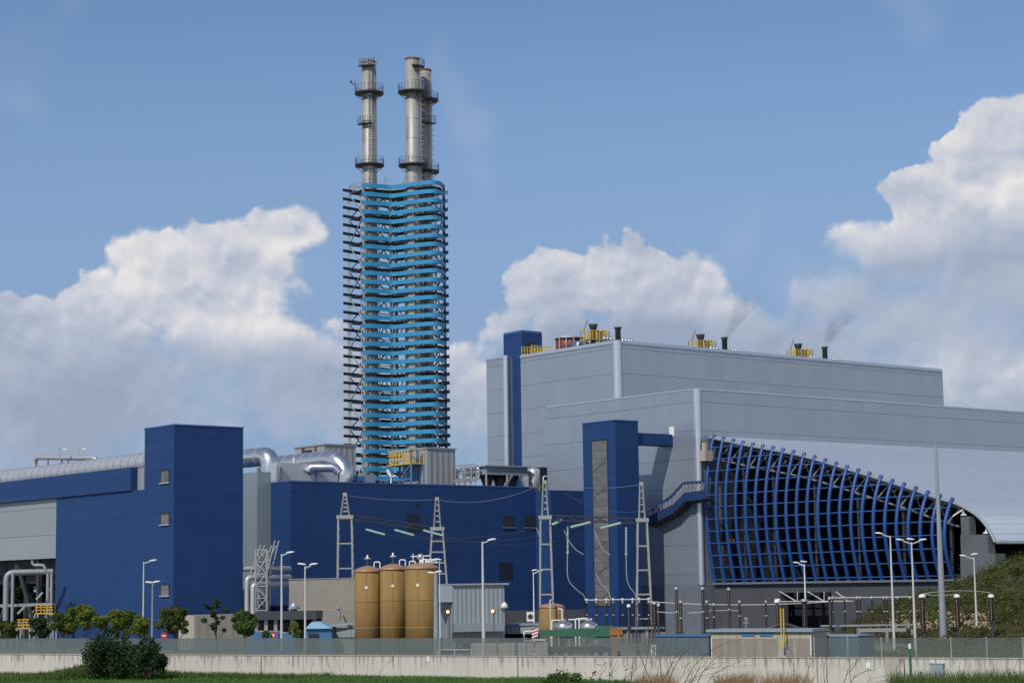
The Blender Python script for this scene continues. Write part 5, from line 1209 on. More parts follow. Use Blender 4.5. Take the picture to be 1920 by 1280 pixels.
# ---- brown tank, silver vessels
c = gp(1036, 172); zt = zat(c, 1137); r = 23.5 * 172 / F; t = thing('brown_tank', 'squat brown fibreglass tank below the right gantries', 'tank', c)
MB().lathe(c, [(r, 0), (r, zt)], 30).build('shell', 'silo', t); MB().lathe(c + Z * zt, [(r + .04, -.08), (r + .04, .02), (r * .8, .2), (.2, .32)], 30).build('roof', 'silocap', t)
w = MB(); q = gp(1033, 170); w.tube(bend([q, base(q, zat(q, 1124)), base(q, zat(q, 1124)) + Vector((.3, .6, .0)), base(q, zat(q, 1128)) + Vector((.3, .8, -.2))], .2), .06, 8); w.build('riser', 'pole', t)
w = MB(); q = gp(1052, 170); zz = zat(q, 1141); w.tube(bend([base(q, zz) + Vector((-.2, .3, 0)), base(q, zz) + Vector((.15, 0, 0)), base(q, zz - .95) + Vector((.15, 0, 0)), base(q, zz - .95) + Vector((-.75, 0, 0)), base(q) + Vector((-.75, 0, 0))], .15), .06, 8); w.build('overflow_pipe', 'white', t)
for px, lab in ((1058, 'silver domed vessel just right of the squat brown tank'), (1105, 'silver domed vessel farther from the brown tank, before the annex tower')):
    c = gp(px, 168); z0, z1 = zat(c, 1185), zat(c, 1163); r = 17.5 * 168 / F; t = thing('silver_vessel', lab, 'tank', c)
    MB().lathe(c + Z * z0, [(.2, -.25), (r * .7, -.12), (r, .15), (r, (z1 - z0) * .55), (r * .93, (z1 - z0) * .72), (r * .62, (z1 - z0) * .9), (.1, z1 - z0)], 28).build('shell', 'duct', t)
    for k in range(4): q = c + Vector((math.cos(k * 1.57 + .7), math.sin(k * 1.57 + .7), 0)) * r * .8; MB().bar(q, base(q, z0 + .1), .1).build('leg', 'steel', t)
    l = MB(); l.lathe(c + Z * (z1 - .03), [(.3, 0), (.3, .1), (.12, .12), (.1, .25)], 12); l.build('manhole', 'steel', t)
w = MB(); a, b = at(1066, 1161, 168), at(1110, 1160, 168); w.tube([a, b], .06, 8)
for px in (1080, 1087): q = gp(px, 167.4); zz = zat(q, 1160); w.tube(bend([q, base(q, zz), base(q, zz) + Vector((.7, 0, .06))], .15), .06, 8)
solo('vessel_pipes', w, 'white', 'white pipe run linking the two silver domed vessels', 'pipe')
w = MB(); a, b = gp(983, 160), gp(1001, 160); zz = zat(a, 1183); w.tube(bend([a, base(a, zz), base(b, zz), b], .2), .06, 8); w.bar(base(a, zz * .6), base(b, zz * .6), .06); solo('pipe_hoop', w, 'white', 'white bent pipe hoop left of the red and white striped counterweight', 'pipe')

# ---- crane
D = 146; cq = gp(1080, D); cr_ = thing('mobile_crane', 'green mobile crane with its boom lowered behind the grating', 'crane', cq)
b0_, b1_ = at(1010, 1187, D), at(1128, 1183, D)
w = MB(); w.bar(b0_, b1_, .42, .46); w.build('boom', 'green', cr_)
w = MB(); w.bar(at(1040, 1186.5, D), at(1104, 1184.5, D), .5, .56); w.bar(at(1055, 1194, D), at(1075, 1193, D), .3, .3); w.build('boom_sleeve', 'green', cr_)
w = MB(); q = at(1134, 1192, D); w.cbox(q, 1.4, 1.1, .75); w.cbox(q + Vector((-.7, 0, -.25)), 2.2, .9, .3); w.ball(q + Vector((-.5, -.3, .5)), .3); w.cyl(at(1107, 1192, D - .3), at(1090, 1214, D - .3), .13, 8); w.build('turntable', 'green', cr_)
w = MB(); q = at(1003, 1196, D - .1); w.cbox(q, .45, .6, .68); w.build('end_plate', 'darksteel', cr_)
for k in range(3):
    w = MB(); p = q + Vector((-.22, -.32, .02 + .22 * k)); w.hexa([p, p + Vector((.44, 0, .16)), p + Vector((.44, .015, .16)), p + Vector((0, .015, 0)), p + Z * .11, p + Vector((.44, 0, .27)), p + Vector((.44, .015, .27)), p + Vector((0, .015, .11))]); w.build('warning_stripe', 'white', cr_)
    w = MB(); p = p + Z * .113 if k < 2 else p + Z * .113; w.hexa([p, p + Vector((.44, 0, .16)), p + Vector((.44, .014, .16)), p + Vector((0, .014, 0)), p + Z * .10, p + Vector((.44, 0, .26)), p + Vector((.44, .014, .26)), p + Vector((0, .014, .1))]); w.build('warning_stripe', 'red', cr_)
w = MB(); w.cbox(gp(1085, D) + Z * .55, 5.2, 1.8, .5); w.build('chassis', 'darksteel', cr_)
for px in (1042, 1062, 1118, 1136):
    w = MB(); q = gp(px, D - .95); w.cyl(base(q, .42), base(q, .42) + Vector((0, .35, 0)), .42, 18); wh = w.build('wheel', 'tyre', cr_); w = MB(); w.cyl(base(q, .42) - Vector((0, .02, 0)), base(q, .42) - Vector((0, .003, 0)), .2, 12); w.build('hub', 'steel', wh)
q = gp(1011, D - 2.0); cb = MB(); zt = zat(q, 1200)
for sx in (-.38, .38):
    for sy in (-.45, .45): cb.bar(q + Vector((sx * 1.15, sy, .35)), q + Vector((sx, sy, zt)), .09)
cb.cbox(q + Z * zt, 1.0, 1.1, .09); cb.cbox(q + Z * .3, 1.1, 1.2, .3); cb.bar(q + Vector((-.42, -.45, zt * .62)), q + Vector((.42, -.45, zt * .62)), .07)
for z in (.65, .9, 1.1): cb.cbox(q + Vector((.05, -.1, z)), .5, .5, .12)
solo('open_cab', cb, 'white', 'small white open cab frame behind the grating under the striped crane end', 'cab')
q = gp(1153, 142); oc_ = MB(); oc_.cbox(q, .42, .42, zat(q, 1190)); oc_.cbox(q + Z * zat(q, 1190) + Vector((.12, 0, 0)), .9, .6, .5); oc_.cbox(q + Vector((.55, 0, zat(q, 1197))), .3, .4, .3); solo('orange_column', oc_, 'orange', 'rusty orange steel column behind the grating right of the green crane', 'column')
q = gp(1223, 132); w = MB(); zt = zat(q, 1210); w.tube(bend([q + Z * .5, base(q, zt) + Vector((-.02, 0, 0)), base(q, zt) + Vector((.25, 0, 0)), q + Vector((.25, 0, 0))], .08), .05, 8); w.bar(base(q, .95), base(q, .95) + Vector((.16, 0, 0)), .1); w.cbox(base(q, .95), .18, .18, .2); solo('standpipe', w, 'white', 'white bent standpipe behind the grating left of the blue grey container', 'pipe')

# ---- kiosk and containers behind the right part of the fence
def panel_box(px0, px1, ytop, off, depth, label, mat, name, z0=0.0):
    P0 = W0 + Wn * off; s0, s1 = along(P0, Ww, px0), along(P0, Ww, px1); a = P0 + Ww * s0; zt = zat(a, ytop); t = thing(name, label, 'container' if name == 'container' else 'kiosk', a)
    MB().obox(a + Z * z0, Ww * (s1 - s0), Wn * depth, Z * (zt - z0)).build('wall', mat, t); return t, a, s1 - s0, zt
t, a, w_, zt = panel_box(1232, 1331, 1192, 2.0, 3.0, 'long blue grey sheet container left of the beige kiosk', 'bluecorr', 'container')
MB().obox(a + Z * (zt - .02) - Wn * .08 - Ww * .05, Ww * (w_ + .1), Wn * 3.2, Z * .1).build('top_rail', 'tankblue', t)
t, a, w_, zt = panel_box(1526, 1612, 1192, 2.5, 3.0, 'blue grey sheet container right of the beige kiosk', 'bluecorr', 'container')
MB().obox(a + Z * (zt - .02) - Wn * .05, Ww * w_, Wn * 3.1, Z * .08).build('top_rail', 'shedflat', t)
t, a, w_, zt = panel_box(1335, 1524, 1184, -.15, 2.6, 'beige concrete kiosk with a flat grey roof standing on the boundary wall', 'conc', 'meter_kiosk', WT - .1)
MB().obox(a - Ww * .25 - Wn * .2 + Z * zt, Ww * (w_ + .4), Wn * 3.0, Z * .16).build('roof', 'shedflat', t)
for f in (.0, .14, .32, .49, .665, .82, .985):
    w = MB(); w.obox(a + Ww * (w_ * f) - Wn * .03 + Z * (WT + .07), Ww * .05, Wn * .028, Z * (zt - WT - .4)); w.build('panel_joint', 'white' if f in (0.0, .985) else 'shedflat', t)
for f in (.31, .49): w = MB(); w.obox(a + Ww * (w_ * f) - Wn * .05 + Z * (zt - .26), Ww * (w_ * .13), Wn * .045, Z * .2); w.build('vent_slot', 'tankblue', t)
for f0, f1 in ((.012, .135), (.155, .315), (.335, .485), (.505, .66), (.745, .815), (.84, .98)):
    w = MB(); w.obox(a + Ww * (w_ * f0) - Wn * .022 + Z * (WT + .075), Ww * (w_ * (f1 - f0)), Wn * .02, Z * (zt - WT - .47)); w.build('wall_panel', 'taupe', t)
q = a + Ww * (w_ * .735) - Wn * .5; w = MB()
for dx in (0, .17): w.cyl(base(q, zt - .6) + Ww * dx, base(q, zat(q, 1140)) + Ww * dx, .04, 8)
w.cbox(base(q, zt - .9), .12, .12, .4); pz = solo('vent_pipes', w, 'yellow', 'pair of thin yellow vent pipes standing in front of the beige kiosk', 'pipe')
# grey concrete screen slabs and white rails seen through the grating
P0 = gp(880, 142); w = MB()
for k in range(6): w.obox(gp(884 + k * 24, 140), gp(884 + k * 24 + 23, 140) - gp(884 + k * 24, 140), Vector((0, .2, 0)), Z * zat(gp(884, 140), 1205))
solo('screen_slabs', w, 'conc', 'row of grey concrete screen slabs behind the grating left of the white cab', 'screen')
w = MB(); a, b = gp(822, 138), gp(884, 137); zz = zat(a, 1217); w.rail([a, b], zz, 1.0, .03, 2); solo('yard_railing', w, 'white', 'low white yard railing behind the fence at the foot of the ribbed shed', 'railing')
w = MB()
for px in range(856, 1010, 14): q = gp(px, 160); w.bar(q, base(q, 1.1 + .5 * math.sin(px)), .12); w.cbox(base(q, .4) + Vector((.2, .5, 0)), .6, .5, .5 + .4 * math.sin(px * 1.7))
solo('yard_clutter', w, 'darksteel', 'dark low pipework and stanchions in the yard under the grey awnings', 'pipework')

# ================================================================== INSULATORS ON THE RIGHT
def ins_body(mb, c, z0, z1, r):
    n = max(4, int((z1 - z0) / .14)); P = []
    for k in range(n): 
        a = z0 + (z1 - z0) * k / n; h = (z1 - z0) / n; P += [(r * .72, a), (r, a + h * .45), (r, a + h * .6), (r * .72, a + h * .95)]
    mb.lathe(c, P, 12)
def insulator(px, y0, y1, D, wpx, label, mat='blackpor', cap='steel', grp='insulator posts of the switchyard', mid=False, capr=1.25):
    c = gp(px, D, 2.0); c.z = 0; z1, z0 = zat(c, y0), zat(c, y1); r = wpx * D / F / 2 * 1.15
    t = thing('insulator_post', label, 'insulator', c, grp)
    b = MB(); ins_body(b, c, z0, z1, r); b.build('porcelain', mat, t)
    b = MB(); b.lathe(c + Z * z1, [(r * capr, 0), (r * capr, .12), (r * capr * .8, .26), (.04, .3)], 12); b.build('cap', cap, t)
    b = MB(); b.bar(c, base(c, z0 - .08), .18); b.cbox(base(c, z0 - .1), .45, .45, .1); b.build('pedestal', 'darksteel', t)
    if mid: b = MB(); zm = (z0 + z1) / 2 - .02; b.lathe(c + Z * zm, [(r * 1.15, -.07), (r * 1.15, .07)], 12); b.build('flange', 'steel', t)
    return c, z0, z1
tops = []
for k, px in enumerate((1101, 1119, 1138, 1150.5, 1168, 1187, 1199, 1217)):
    lab = ('leftmost slim black post of the bus bar row, at the foot of a hanging wire', 'slim black post left of the mesh strip', 'slim black post in front of the mesh strip', 'slim black post right of the mesh strip', 'slim black post against the dark side of the annex tower', 'slim black post just left of the right gantry tower', 'slim black post inside the legs of the right gantry tower', 'slim black post just right of the right gantry legs')[k]
    tops.append(insulator(px, 1131, 1173, 187, 3.2, lab, mid=True))
bb = MB(); za = tops[0][2] + .33
for a, b in zip(tops, tops[1:]): bb.tube([base(a[0], za), base(b[0], za)], .055, 8)
for a in tops: bb.ball(base(a[0], za), .16, 8)
solo('bus_bar', bb, 'pole', 'pale tubular bus bar along the tops of the slim black posts', 'bus bar')
sb_ = MB(); a, b = tops[1][0], tops[-1][0]; z = tops[0][1] - .35
sb_.obox(base(a, z) + Vector((-1, -.4, 0)), b - a + Vector((2.4, 0, 0)), Vector((0, .8, 0)), Z * .2)
for f in (0, .3, .6, .95): q = a.lerp(b, f); sb_.bar(base(q), base(q, z), .3)
sb_.cbox(base(a.lerp(b, .33), z - .8), .7, .6, .8); solo('bus_support', sb_, 'steel', 'grey steel table carrying the slim black bus posts by the right gantry', 'support')
insulator(1179.5, 1138, 1176, 184, 5.5, 'stout black post with a white ball cap before the annex tower', cap='white')
insulator(1228, 1133, 1173, 184, 9, 'stout brown porcelain post right of the right gantry tower', 'porcelain', 'steel')
insulator(1234.5, 1136, 1172, 186, 5, 'second brown porcelain post close behind the stout one by the right gantry', 'porcelain', 'white')
for px, y0, y1, w_, lab in ((1269.5, 1106, 1186, 5.6, 'tall brown post nearest the right gantry, before the pale base wall'), (1277, 1131, 1185, 5.5, 'shorter brown post touching the tall one before the pale base wall'), (1319, 1106, 1186, 5.4, 'tall brown post near the corner of the pale base wall'), (1326, 1131, 1184, 4.6, 'shorter dark post paired with the tall one near the wall corner'), (1339, 1136, 1176, 4.2, 'single brown post right of the wall corner'), (1368, 1107, 1177, 5.2, 'tall dark post before the grey concrete wall'), (1387.5, 1131, 1177, 4.0, 'thin dark post midway along the grey concrete wall'), (1437, 1131, 1176, 3.4, 'thin dark post left of the dark gateway')):
    insulator(px, y0, y1, 172, w_, lab, 'porcelain', 'steel', mid=True)
insulator(1458, 1130, 1171, 174, 5.5, 'stout brown post with a tall white drum cap by the dark gateway', 'porcelain', 'white', capr=1.7)
bs = MB(); q = at(1458, 1128, 174); bs.lathe(q - Z * .1, [(.24, 0), (.24, .38)], 14); solo('drum_cap', bs, 'white', 'white drum on top of the stout brown post by the dark gateway', 'cap')
insulator(1509, 1128, 1174, 176, 9.5, 'thick brown post under the short white lamp in the dark gateway', 'porcelain', 'steel')
insulator(1557, 1124, 1174, 176, 5.5, 'brown post at the right edge of the dark gateway', 'porcelain', 'steel')
for k, (px, w_) in enumerate(((1562.5, 3), (1585, 3.2), (1608, 4.0), (1614, 3.6), (1636, 3.2), (1659, 3.6), (1664.5, 3.4), (1685, 3.2), (1708, 3.2))):
    lab = ('thin black post close to the right side of the gateway', 'first thin black post right of the gateway', 'left one of a tight pair of black posts below the lattice', 'right one of a tight pair of black posts below the lattice', 'thin black post standing alone between two tight pairs', 'left one of the tight pair touching the one-armed cream lamp post', 'right one of the tight pair touching the one-armed cream lamp post', 'thin black post between the two tall cream lamp posts', 'thin black post hidden by the three headed cream lamp post')[k]
    insulator(px, 1123, 1168, 178, w_, lab, mid=True)
b = MB(); z = at(1585, 1120, 178).z; b.tube([base(gp(1557, 178, z), z), base(gp(1712, 178, z), z)], .05, 8)
solo('bus_bar', b, 'pole', 'pale tubular bus bar along the thin black posts below the lattice', 'bus bar')
b = MB(); z = at(1640, 1173, 178).z; a, e = gp(1540, 178), gp(1716, 178); b.obox(base(a, z) + Vector((0, -.4, 0)), e - a, Vector((0, .8, 0)), Z * .16)
for f in (.1, .4, .7, .97): q = a.lerp(e, f); b.bar(base(q), base(q, z), .25)
b.obox(base(gp(1610, 174), at(1640, 1184, 174).z), gp(1700, 174) - gp(1610, 174), Vector((0, 1, 0)), Z * .3); solo('bus_support', b, 'steel', 'long grey steel table carrying the thin black posts below the lattice', 'support')
big = []
for px, y1, w_, D, lab in ((1731, 1181, 9.5, 160, 'stout red brown post with a white cap, left of the steel mast'), (1796, 1176, 8.5, 162, 'stout red brown post with a white cap, right of the steel mast'), (1860, 1163, 8.5, 166, 'stout red brown post with a white cap, farthest up the bank')):
    big.append(insulator(px, 1120, y1, D, w_, lab, 'porcelain', 'white', 'stout insulators on the bank', capr=1.25))
wire(sag(base(big[0][0], big[0][2] + .3), base(big[1][0], big[1][2] + .3), .12), 'pale wire between the two stout posts beside the steel mast', .03, 'pole')
wire(sag(base(big[0][0], big[0][2] + .3), base(big[2][0], big[2][2] + .4), -.22), 'pale wire running to the stout post farthest up the bank', .03, 'pole')
wire(sag(at(1215, 1127, 184), at(1560, 1127, 177), .3), 'long pale conductor from the bus bar past the tall brown posts to the gateway', .035, 'pole')
wire(sag(at(1232, 1146, 174), at(1330, 1145, 172), .15), 'short pale conductor halfway up the tall brown posts', .03, 'pole')
wire([at(1330, 1144, 172), at(1387, 1144, 172)], 'short pale link between two dark posts at mid height', .025, 'pole')
w = MB()
for x0, x1 in ((1462, 1494), (1514, 1546), (1567, 1590)): w.bar(at(x0, 1108, 180), at(x1, 1127, 180), .09)
for x in (1495, 1545): w.bar(at(x, 1127, 180), at(x, 1108, 180), .06)
w.bar(at(1462, 1127, 180), at(1600, 1126, 180), .08); solo('disconnector_arms', w, 'pole', 'pale slanting switch arms in front of the dark gateway', 'switch')
w = MB(); q = gp(1400, 170); zt = zat(q, 1162); w.bar(q, base(q, zt), .07); w.cbox(base(q, zt - .25), .5, .08, .08); w.cbox(base(q, zt), .25, .2, .25); solo('yard_valve', w, 'steel', 'small grey valve post behind the kiosk roof', 'valve')
w = MB(); a, b = at(1420, 1186, 150), at(1520, 1184, 150); w.tube(spline([a, at(1440, 1178, 150), at(1470, 1170, 150), at(1500, 1178, 150), b], 6), .14, 8); solo('curved_pipe', w, 'darksteel', 'dark arched pipe just above the kiosk roof', 'pipe')

# ---- signs, post, cabinet in front of the wall
def road_sign(px, py, D, r, label):
    q = at(px, py, D); t = thing('no_entry_sign', label, 'sign', base(q)); b = MB(); b.cyl(q, q + Vector((0, .03, 0)), r, 24); b.build('disc', 'red', t)
    b = MB(); b.obox(q + Vector((-r * .62, -.012, -r * .17)), Vector((r * 1.24, 0, 0)), Vector((0, .011, 0)), Z * (r * .34)); b.build('bar', 'white', t)
    b = MB(); b.bar(base(q) + Vector((0, .06, 0)), q + Vector((0, .06, 0)), .05); b.build('post', 'steel', t)
road_sign(307.5, 1191, 149.3, .24, 'round red no entry sign with a white bar beside the short lamp post')
q = at(512, 1190, 160); t = thing('warning_sign', 'small red warning plate on a post beside the small round bush', 'sign', base(q)); b = MB(); b.cbox(q - Z * .3, .32, .03, .6); b.build('plate', 'red', t)
b = MB(); b.cbox(q + Vector((.03, -.02, -.1)), .14, .015, .2); b.build('symbol', 'white', t); b = MB(); b.bar(base(q) + Vector((0, .05, 0)), q + Vector((0, .05, .2)), .05); b.build('post', 'steel', t)
P0 = W0 - Wn * 2.0; s_ = along(P0, Ww, 1708); q = P0 + Ww * s_; zt = zat(q, 1206); gpz = thing('marker_post', 'slim green post with a white top standing in front of the wall', 'post', base(q, -1))
MB().cyl(base(q, -1), base(q, zt - .28), .075, 10).build('shaft', 'green', gpz); MB().cyl(base(q, zt - .28), base(q, zt), .08, 10).build('cap', 'white', gpz)
s_ = along(P0, Ww, 1756); q = W0 - Wn * .45 + Ww * along(W0 - Wn * .45, Ww, 1756); zt = zat(q, 1244); cbx = thing('meter_cabinet', 'pale blue grey cabinet against the wall at the right', 'cabinet', base(q, -1))
MB().obox(base(q, -1) - Ww * .38, Ww * .76, Wn * .28, Z * (zt + 1)).build('casing', 'shedflat', cbx); MB().obox(base(q, zt) - Ww * .42 - Wn * .03, Ww * .84, Wn * .33, Z * .05).build('lid', 'coping', cbx)
q = W0 - Wn * .2 + Ww * along(W0 - Wn * .2, Ww, 1628); b = MB(); zt = zat(q, 1241); b.obox(base(q, zt - .35) - Ww * .14, Ww * .28, Wn * .035, Z * .35); solo('wall_plate', b, 'white', 'small blank white plate fixed to the wall below the grating', 'plate')
q = W0 - Wn * .2 + Ww * along(W0 - Wn * .2, Ww, 803); b = MB(); zt = zat(q, 1230); b.obox(base(q, zt - .33) - Ww * .1, Ww * .2, Wn * .035, Z * .33); solo('wall_box', b, 'white', 'tiny white box on the wall below the brown silos', 'box')

# ================================================================== BANK ON THE RIGHT
crest_px = [(1500, 1176), (1570, 1170), (1600, 1152), (1640, 1132), (1700, 1110), (1760, 1094), (1790, 1086), (1830, 1070), (1855, 1058), (1880, 1047), (1920, 1035), (2000, 1015), (2100, 1000)]
crest = []
for x, y in crest_px:
    q = hit(x, y, G0 + OL * 4.5, Lv); Yc = max(q.y - 1.0, 182.0); p = at(x, y, Yc); crest.append((p.x, Yc, max(0.0, p.z - 1.15)))
def bank_z(x, y):
    if x <= crest[0][0]: return -0.02
    for (a, b) in zip(crest, crest[1:]):
        if a[0] <= x <= b[0]: f = (x - a[0]) / (b[0] - a[0]); Yc = a[1] + (b[1] - a[1]) * f; zc = a[2] + (b[2] - a[2]) * f; break
    else: Yc, zc = crest[-1][1], crest[-1][2]
    t = 1 - (Yc - y) / 46.0
    if t >= 1: zz = zc
    elif t <= 0: return -0.02
    else: zz = zc * (0.35 * t + 0.65 * t * t * (3 - 2 * t))
    return zz + .16 * math.sin(x * 1.1 + y * .4) * math.sin(y * .9) * min(1, zz / 2) - 0.02
xs = [crest[0][0] - 1 + .9 * k for k in range(40)]; ys = [136 + 1.0 * k for k in range(76)]
V = []; Fc = []
for y in ys:
    for x in xs: V.append((x, y, bank_z(x, y)))
n = len(xs)
for j in range(len(ys) - 1):
    for i in range(n - 1): Fc.append((j * n + i, j * n + i + 1, (j + 1) * n + i + 1, (j + 1) * n + i))
tag(mesh_object('hill', V, Fc, groundmat('bank_soil', (0.085, 0.07, 0.038), (0.05, 0.056, 0.022), 0.25), None, [True] * len(Fc)), kind='structure')
rn = np.random.default_rng(11)
def clumps(n, per, spread, zoff, xr, yr, keep, seed):
    rg = np.random.default_rng(seed); out = []
    while len(out) < n:
        x, y = rg.uniform(*xr), rg.uniform(*yr); z = bank_z(x, y)
        if z < .12 or not keep(x, y, z, rg): continue
        s_ = rg.uniform(.6, 1.4) * spread; k = rg.normal(size=(per, 3)) * np.array([s_, s_, s_ * .55]); k[:, 2] = np.abs(k[:, 2]) + zoff
        out.append(k + np.array([x, y, z]))
    return np.concatenate(out)
P = clumps(1500, 26, .42, .02, (xs[0], xs[-1]), (140, 208), lambda x, y, z, rg: True, 3)
tag(leaf_cloud('hillside_undergrowth', P, .11, 'leaf_hill', None, 5), 'dense dark green and rusty undergrowth covering the bank at the right', 'undergrowth', None, 'stuff')
P = clumps(300, 90, .5, .15, (xs[0] + 4, xs[-1]), (158, 208), lambda x, y, z, rg: z > 1.6 and math.sin(x * .55 + 1) * math.sin(y * .4) > -.35, 8)
tag(leaf_cloud('hillside_shrubbery', P, .10, 'leaf_olive', None, 6), 'higher olive shrubs along the top of the bank by the lattice hall', 'shrubbery', None, 'stuff')
a = rn.uniform(0, 1, (5000, 2)); B = []
for u, v in a:
    x, y = xs[0] + u * (xs[-1] - xs[0]), 138 + v * 60; z = bank_z(x, y)
    if z > .05: B.append((x, y, z - .02))
tag(blades('hillside_grass', B, .55, .03, 'weed', None, 4), 'rough grass between the shrubs on the bank', 'grass', None, 'stuff')
def flat(rg):
    x, y = rg.uniform(19, 46), rg.uniform(119, 160); q = (Vector((x, y, 0)) - W0).dot(Wn)
    if q < 1.0 or (x < 30 and y > 150) or bank_z(x, y) > .25: return None
    return (x, y, -.01)
def scatter0(n, fn, seed):
    rg = np.random.default_rng(seed); out = []
    while len(out) < n:
        p = fn(rg)
        if p is not None: out.append(p)
    return np.array(out)
tag(blades('yard_weeds', scatter0(9000, flat, 31), .42, .03, 'weed', None, 32), 'rough weeds on the flat ground behind the open grating at the right', 'weeds', None, 'stuff')
P = scatter0(9000, flat, 33); P[:, 2] += np.random.default_rng(3).uniform(0, .35, len(P)); tag(leaf_cloud('yard_ground_cover', P, .09, 'leaf_hill', None, 34), 'low dark ground plants behind the open grating at the right', 'ground cover', None, 'stuff')
# pale rubble spread on the lower bank
rk = MB(); rg = random.Random(8); cnt = 0
while cnt < 420:
    px, py = rg.uniform(1580, 1860), rg.uniform(1137, 1182)
    if py < 1142 + 12 * abs(math.sin(px * .02)): continue
    Y = 150.0
    for _ in range(60):
        p = at(px, py, Y)
        if p.z <= bank_z(p.x, p.y): break
        Y += .8
    else: continue
    s_ = rg.uniform(.08, .30) ; z0 = bank_z(p.x, p.y); i = len(rk.v); ph = rg.uniform(0, 6)
    rk.lathe((p.x, p.y, z0 + s_ * .25), [(s_ * .5, -s_ * .4), (s_ * rg.uniform(.8, 1.1), -.02), (s_ * rg.uniform(.6, .9), s_ * .35), (s_ * .2, s_ * .55)], 6, False)
    for k in range(i, len(rk.v)): v = rk.v[k]; rk.v[k] = (v[0] + rg.uniform(-.25, .25) * s_, v[1] + rg.uniform(-.25, .25) * s_, v[2] + rg.uniform(-.2, .2) * s_)
    cnt += 1
tag(rk.build('rubble', 'rock'), 'scatter of pale broken stones on the lower bank behind the insulators', 'rubble', None, 'stuff')

# ================================================================== TREES
def tree(px, D, ytop, wpx, ybot, mat, label, seed, name='small_tree', dens=1.0, leaf=.10, cut=.10, sparse=False, group='small trees along the yard', z0=0.0):
    rg = np.random.default_rng(seed); pr = random.Random(seed)
    c = gp(px, D, z0); zt = zat(c, ytop); zb = zat(c, ybot) if ybot else z0 + (zt - z0) * cut; w = wpx / 2 * D / F * 1.12; dens *= 1.3 if not sparse else 2.2
    t = thing(name, label, 'tree', c, group); h = zt - z0
    tr_ = MB(); lean = pr.uniform(-.15, .15); top = c + Vector((lean, 0, h * .72))
    trunk = spline([c, c + Vector((lean * .2, .05, h * .3)), c + Vector((lean * .8, -.05, h * .55)), top], 4)
    r_ = .035 + h * .012; tr_.tube(trunk, [r_ * (1 - .75 * k / (len(trunk) - 1)) for k in range(len(trunk))], 8)
    heads = []
    nb = 15 if not sparse else 12
    for k in range(nb):
        f = pr.uniform(0, 1); z = zb + (zt - zb) * (.18 + .72 * k / (nb - 1)); prof = math.sin(math.pi * min(.97, (z - zb) / (zt - zb) * .8 + .14)) ** .7
        a = k * 2.4 + pr.uniform(-.5, .5); rr = w * prof * pr.uniform(.12, .95)
        e = Vector((c.x + lean + math.cos(a) * rr, c.y + math.sin(a) * rr * .9, z)); s_ = trunk[min(len(trunk) - 1, int(len(trunk) * (.35 + .06 * k)))]
        tr_.tube([s_, s_.lerp(e, .5) + Vector((0, 0, -.08 * h * .2)), e], [r_ * .4, r_ * .28, r_ * .1], 5); heads.append((e, w * (pr.uniform(.20, .32) if sparse else pr.uniform(.20, .40))))
    for k in range(4): heads.append((Vector((c.x + lean + pr.uniform(-.75, .75) * w, c.y + pr.uniform(-.4, .4) * w, zt - w * pr.uniform(.1, .7))), w * pr.uniform(.12, .22)))
    heads.append((Vector((c.x + lean + pr.uniform(-.3, .3) * w, c.y, zt - w * .3)), w * .28)); heads.append((Vector((c.x + lean * .5, c.y, (zt + zb) / 2)), w * .45 * (.4 if sparse else 1)))
    tr_.build('trunk', 'bark', t)
    L_ = []
    for e, s_ in heads:
        m_ = int((190 if not sparse else 75) * dens * (s_ / .4) ** 1.4) + 26; k = rg.normal(size=(m_, 3)); k /= np.linalg.norm(k, axis=1)[:, None]
        L_.append(np.array(e) + k * (s_ * rg.uniform(.25, 1.0, m_) ** .6)[:, None] * np.array([1, 1, .82]))
    P = np.concatenate(L_); P[:, 2] = np.maximum(P[:, 2], z0 + .15); leaf_cloud('crown', P, leaf, mat, t, seed + 1)
    return t
ty = 'leaf_yellow'; to = 'leaf_olive'; tm_ = 'leaf_mid'; td_ = 'leaf_dark'
tree(76, 160, 1158, 48, 1196, td_, 'dark small tree under the grey gallery, beside the yellow basket', 1, leaf=.09)
tree(10, 165, 1165, 40, 1200, to, 'low olive tree at the far left edge, in front of the pipe posts', 2, leaf=.09)
tree(119, 158, 1150, 44, 1190, to, 'olive small tree at the left foot of the blue hall, beside the yellow one', 3, leaf=.09)
tree(158, 157, 1134, 62, 1184, ty, 'tallest yellow green tree in front of the blue hall, with a ragged top', 4, dens=1.1, leaf=.09)
tree(216, 157, 1144, 50, 1192, ty, 'golden yellow tree behind the big dark bush', 5, leaf=.09)
tree(238, 159, 1144, 34, 1176, tm_, 'slim green tree behind the golden yellow one', 6, leaf=.08)
tree(265, 155, 1156, 46, 1196, ty, 'bright yellow green round tree left of the short lamp post', 7, dens=1.2, leaf=.09)
tree(330, 155, 1137, 60, 1192, to, 'rounded bushy olive tree beside the red no entry sign', 8, dens=1.5, leaf=.09)
tree(405, 156, 1122, 44, 1194, td_, 'thin open tree with see-through branches in front of the pale concrete wall', 9, dens=1.0, sparse=True, leaf=.08)
tree(459, 154, 1143, 52, 1192, tm_, 'compact round green tree below the silver pipes', 10, dens=1.7, leaf=.09)
tree(500, 150, 1182, 20, 1198, tm_, 'tiny green sapling left of the red warning plate', 12, dens=.7, leaf=.06)
tree(555, 146, 1164, 22, 1198, ty, 'small bright green sapling between the two pale lamp posts', 13, dens=1.3, leaf=.06)
for px, D, yt, w_, lab in ((35, 262, 1078, 64, 'broad dark tree seen through the gallery posts, left of the yellow baskets'), (72, 258, 1070, 66, 'tall dark tree seen through the gallery posts, nearest the blue hall'), (4, 250, 1092, 44, 'dark tree at the far left edge behind the tall pipe posts')):
    tree(px, D, yt, w_, None, td_, lab, int(px) + 31, 'background_tree', 1.6, .17, group='dark trees behind the gallery')

